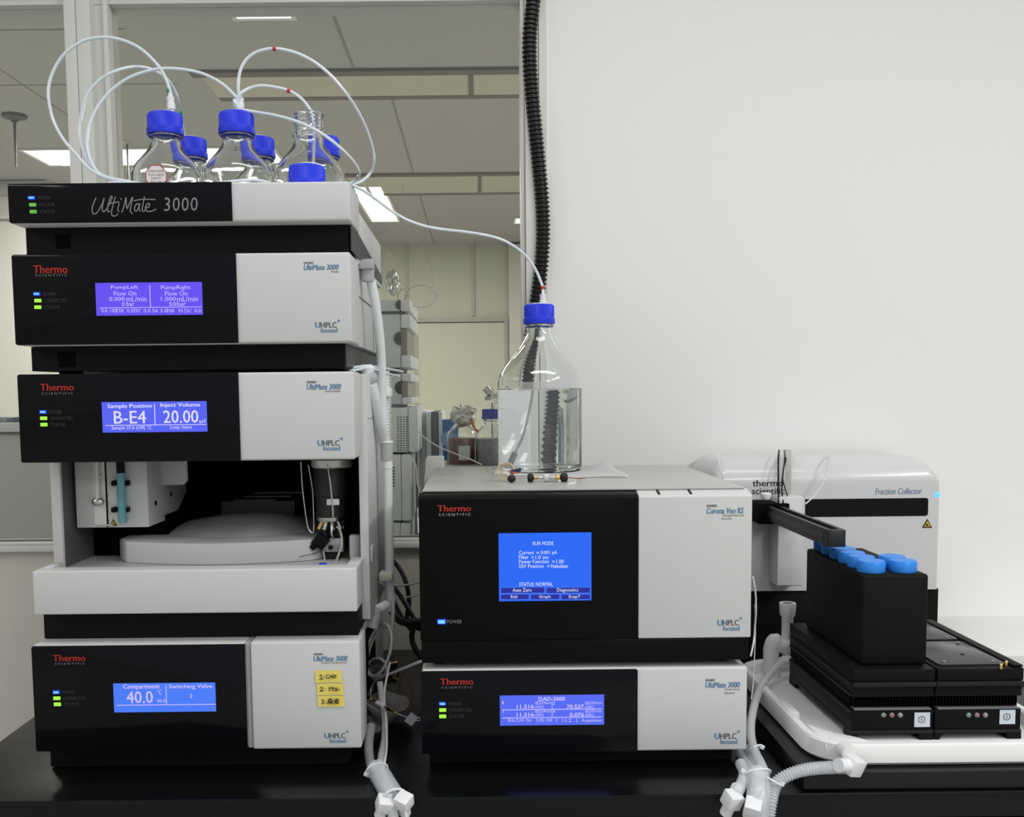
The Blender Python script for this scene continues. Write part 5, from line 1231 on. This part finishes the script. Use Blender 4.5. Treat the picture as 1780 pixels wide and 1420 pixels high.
# drain pipe of the tray
T = thing('overflow_pipe', at(1345, 1190, .27), 'white plastic overflow pipe with a funnel cup standing in the tray beside the black racks', 'drain pipe')
YO = .292
c = at(1369, 1060, YO)
z_a, z_b, z_c, z_d = at(1371, 1048, YO).z, at(1371, 1068, YO).z, at(1371, 1073, YO).z, at(1371, 1112, YO).z
MB().lathe([(.0085, z_a), (.0125, z_a + .0003), (.0130, z_a - .002), (.0118, z_b), (.0090, z_c), (.0088, z_d), (0, z_d), (0, z_d + .002), (.0070, z_c), (.0100, z_b), (.0110, z_a - .003), (.0085, z_a)], (c.x, YO, 0), 32).build('funnel_cup', TRAYW, T)
MB().tube([(c.x + .006, YO, z_d - .008), (c.x - .014, YO, z_d - .008), at(1347, 1114, YO), at(1341, 1128, YO), at(1341, 1160, YO), (at(1342, 1195, YO).x, YO, .037)], .0125, 20, 8).build('bent_pipe', TRAYW, T)
MB().cyl((c.x, YO, z_d - .012), (c.x, YO, at(1371, 1142, YO).z), .0075, 18).build('side_stub', TRAYW, T)
MB().tube([at(1371, 1140, YO), at(1370, 1148, YO - .004), at(1362, 1150, YO - .02)], .0085, 16, 6).build('hose_barb', TRAYW, T)
tubing([(1309, 1003, .06), (1313, 1030, .07), (1314, 1060, .08), (1312, 1090, .09), (1310, 1115, .09), (1305, 1140, .06)], .0013, 'thin pale tubing curving down beside the white door of the wide detector', PTFE, 'capillary_tubing')
tubing([(1312, 1050, .09), (1313, 1100, .10), (1311, 1150, .10), (1309, 1190, .10), (1306, 1215, .09)], .0007, 'hair-thin tubing falling straight past the white doors of both detectors', PTFE, 'capillary_tubing')

# ---- cables behind, between the tall stack and the wide detector
def cable(pts, lab, r=.0042, mm=None): return tag(MB().tube([at(*p) for p in pts], r, 12, 8).build('power_cable', mm or RUBBER), lab, 'cable', 'cables between the stacks')
cable([(672, 968, .50), (690, 982, .47), (705, 1010, .45), (711, 1045, .44), (708, 1075, .43), (722, 1090, .42), (745, 1096, .41)], 'black cable arching widest over the gap between the two stacks')
cable([(676, 1010, .46), (692, 1030, .44), (708, 1055, .42), (722, 1078, .41), (742, 1100, .40)], 'black cable slanting from the clamp towards the wide detector')
cable([(672, 1050, .45), (688, 1072, .42), (702, 1082, .40), (722, 1080, .40), (745, 1084, .40)], 'black cable sagging lowest from the tall stack', .0062)
cable([(718, 1088, .42), (716, 1110, .41), (723, 1130, .40), (738, 1150, .38)], 'black cable dropping steeply down beside the wide detector', .0048)
cable([(676, 1022, .48), (692, 1060, .45), (705, 1082, .43), (720, 1100, .42)], 'black cable crossing behind the one slanting from the clamp')
cable([(683, 1018, .40), (705, 1017, .40), (735, 1011, .40)], 'upper thin pale wire stretched across the gap between the stacks', .0016, mat('pale_wire', (.55, .56, .58), .4))
cable([(706, 1038, .40), (720, 1036, .40), (738, 1030, .40)], 'lower thin pale wire stretched across the gap between the stacks', .0013, MATS['pale_wire'])

# ---- glassware and loose things in the next room
def farbottle(u, v0, v1, ru, Y, lab, capm=None, liquid=None):
    a, b_ = at(u, v1, Y), at(u, v0, Y); R = ru * (Y + 1.25) / FOC; H = b_.z - a.z
    t = thing('reagent_bottle', (a.x, Y, a.z), lab, 'bottle', 'bottles on the far cabinet')
    c = (a.x, Y, a.z)
    MB().lathe(glass_profile(R, H * .55, H * .80, H * .96, rn=min(.0195, R * .45)), c, 40).build('bottle_glass', GLASS, t, ang=60)
    if liquid: MB().lathe([(0, .0052), (R * .55, .0052), (R - .0055, .007), (R - .0030, .014), (R - .0030, H * .50), (0, H * .50)], c, 40).build('bottle_contents', liquid, t)
    if capm: screwcap(t, (c[0], c[1]), c[2] + H * .84, H * .17, min(.0245, R * .62), False, mm=capm)
    return t
zt_c = ztop
def vtop(Y): 
    return Y
FBx = farbottle(803, 712, 811, 26, 1.36, 'round bottle with reddish contents and crumpled film over its neck, on the far cabinet', None, mat('reddish_contents', (.24, .10, .07), .6))
def crumple(c, r, sc, seed):
    rnd = random.Random(seed); b = bmesh.new(); bmesh.ops.create_icosphere(b, subdivisions=3, radius=r)
    for v in b.verts: v.co = Vector((v.co.x * sc[0], v.co.y * sc[1], v.co.z * sc[2])) * rnd.uniform(.72, 1.12) + Vector(c)
    m_ = MB(); m_._add(b); return m_
FOIL = mat('crumpled_foil', (.72, .72, .70), .22, metal=.85)
c = at(806, 722, 1.36); crumple(c, .036, (1, .9, .85), 3).build('film_cover', FOIL, FBx, smooth=False)
MB().tube([at(820, 728, 1.33), at(824, 742, 1.33), at(831, 750, 1.33)], .004, 8).build('amber_tube', mat('amber_tube', (.55, .16, .02), .3), FBx)
q = rect(797, 800, 817, 775, 1.29); MB().box(q[0], q[2], 1.295, 1.297, q[1], q[3]).build('pale_label', mat('far_label', (.42, .44, .40), .6), FBx)
farbottle(855, 712, 812, 28, 1.33, 'clear bottle with a blue cap beside the film-covered bottle on the far cabinet', mat('far_cap_blue', (.03, .03, .34), .45), mat('dim_contents', (.30, .31, .33), .5))
T = thing('metal_valve', at(852, 682, 1.5), 'cluster of shiny metal fittings above the blue-capped bottle on the far cabinet', 'valve')
for k, (a, b_) in enumerate(((((843, 674), (852, 684))), (((850, 690), (864, 690))), (((852, 678), (860, 700))), (((846, 692), (866, 702))))):
    MB().cyl(at(*a, 1.5), at(*b_, 1.5 + .02 * k), .011 - .0014 * k, 10).build('steel_fitting', STEEL, T)
MB().cyl(at(857, 700, 1.5), (at(857, 700, 1.5).x, 1.5, ztop), .006, 10).build('valve_stand', STEEL, T)
c = at(683, 492, 1.5); cr = crumple(c, .036, (.55, .7, 1), 5).build('crumpled_film', FOIL, smooth=False); tag(cr, 'crumpled shiny film standing on the topmost module of the far tower', 'film')
def loopt(cu, cv, ru, rv, Y, lab, rot=0, r=.0016):
    pts = []
    for k in range(33):
        a = 2 * math.pi * k / 32; du, dv = ru * math.cos(a), rv * math.sin(a)
        pts.append(at(cu + du * math.cos(rot) - dv * math.sin(rot), cv + du * math.sin(rot) + dv * math.cos(rot), Y + .04 * math.sin(a)))
    return tag(MB().tube(pts, r, 8, 0).build('tubing_loop', CAPIL), lab, 'tubing')
loopt(732, 515, 26.5, 19, 1.45, 'large oval loop of clear tubing beside the far tower top', r=.0014)
loopt(699, 513, 7, 11, 1.45, 'small upright loop of clear tubing on top of the far tower', .3, .0016)
tubing([(690, 487, 1.45), (700, 492, 1.45), (708, 503, 1.45), (709, 514, 1.45), (704, 519, 1.45)], .0014, 'short clear tubing arch beside the crumpled film on the far tower', CAPIL, 'tubing_arch')
tubing([(698, 318, 1.5), (715, 378, 1.48), (735, 430, 1.46), (749, 465, 1.45), (752, 495, 1.45), (751, 505, 1.45)], .0009, 'hair-thin line hanging in the far room above the oval tubing loop', CAPIL, 'capillary_tubing')
tubing([(725, 745, 1.3), (735, 758, 1.3), (760, 775, 1.28), (790, 788, 1.27), (815, 797, 1.26), (838, 808, 1.25)], .0016, 'pale tubing sloping down to the cabinet of the far room', mat('far_tubing_white', (.7, .7, .7), .4), 'pale_tubing')
tubing([(708, 790, 1.35), (718, 800, 1.33), (724, 815, 1.33), (726, 840, 1.33), (733, 858, 1.3)], .0022, 'pale hose arching beside the lower modules of the far tower', mat('far_tubing_white', (.7, .7, .7), .4), 'pale_hose')

# parts that look different from the rest of their thing
PL_ = {'gold_nut': 'gold hexagonal nut', 'gold_collar': 'gold collar', 'black_knob': 'black knurled end knob', 'status_light': 'small lit status light', 'sticky_note': None, 'needle_cover_tube': 'teal tube', 'octagon_tag': 'white octagonal tag with a red edge', 'warning_sticker': 'yellow warning triangle', 'display': 'lit blue display', 'cap_insert': 'white cap insert', 'colour_band': 'coloured marker band', 'number_label': 'white label with a circled number', 'arm_slot': 'black slot', 'paper_tag': 'pale paper tag', 'film_cover': 'crumpled film', 'amber_tube': 'amber tube', 'front_fascia': 'black front fascia', 'brand_lettering': None, 'base': 'black base'}
for o in bpy.data.objects:
    k = o.name.split('.')[0]
    if o.parent and o.parent.get('kind') != 'structure' and PL_.get(k): o['label'] = PL_[k]
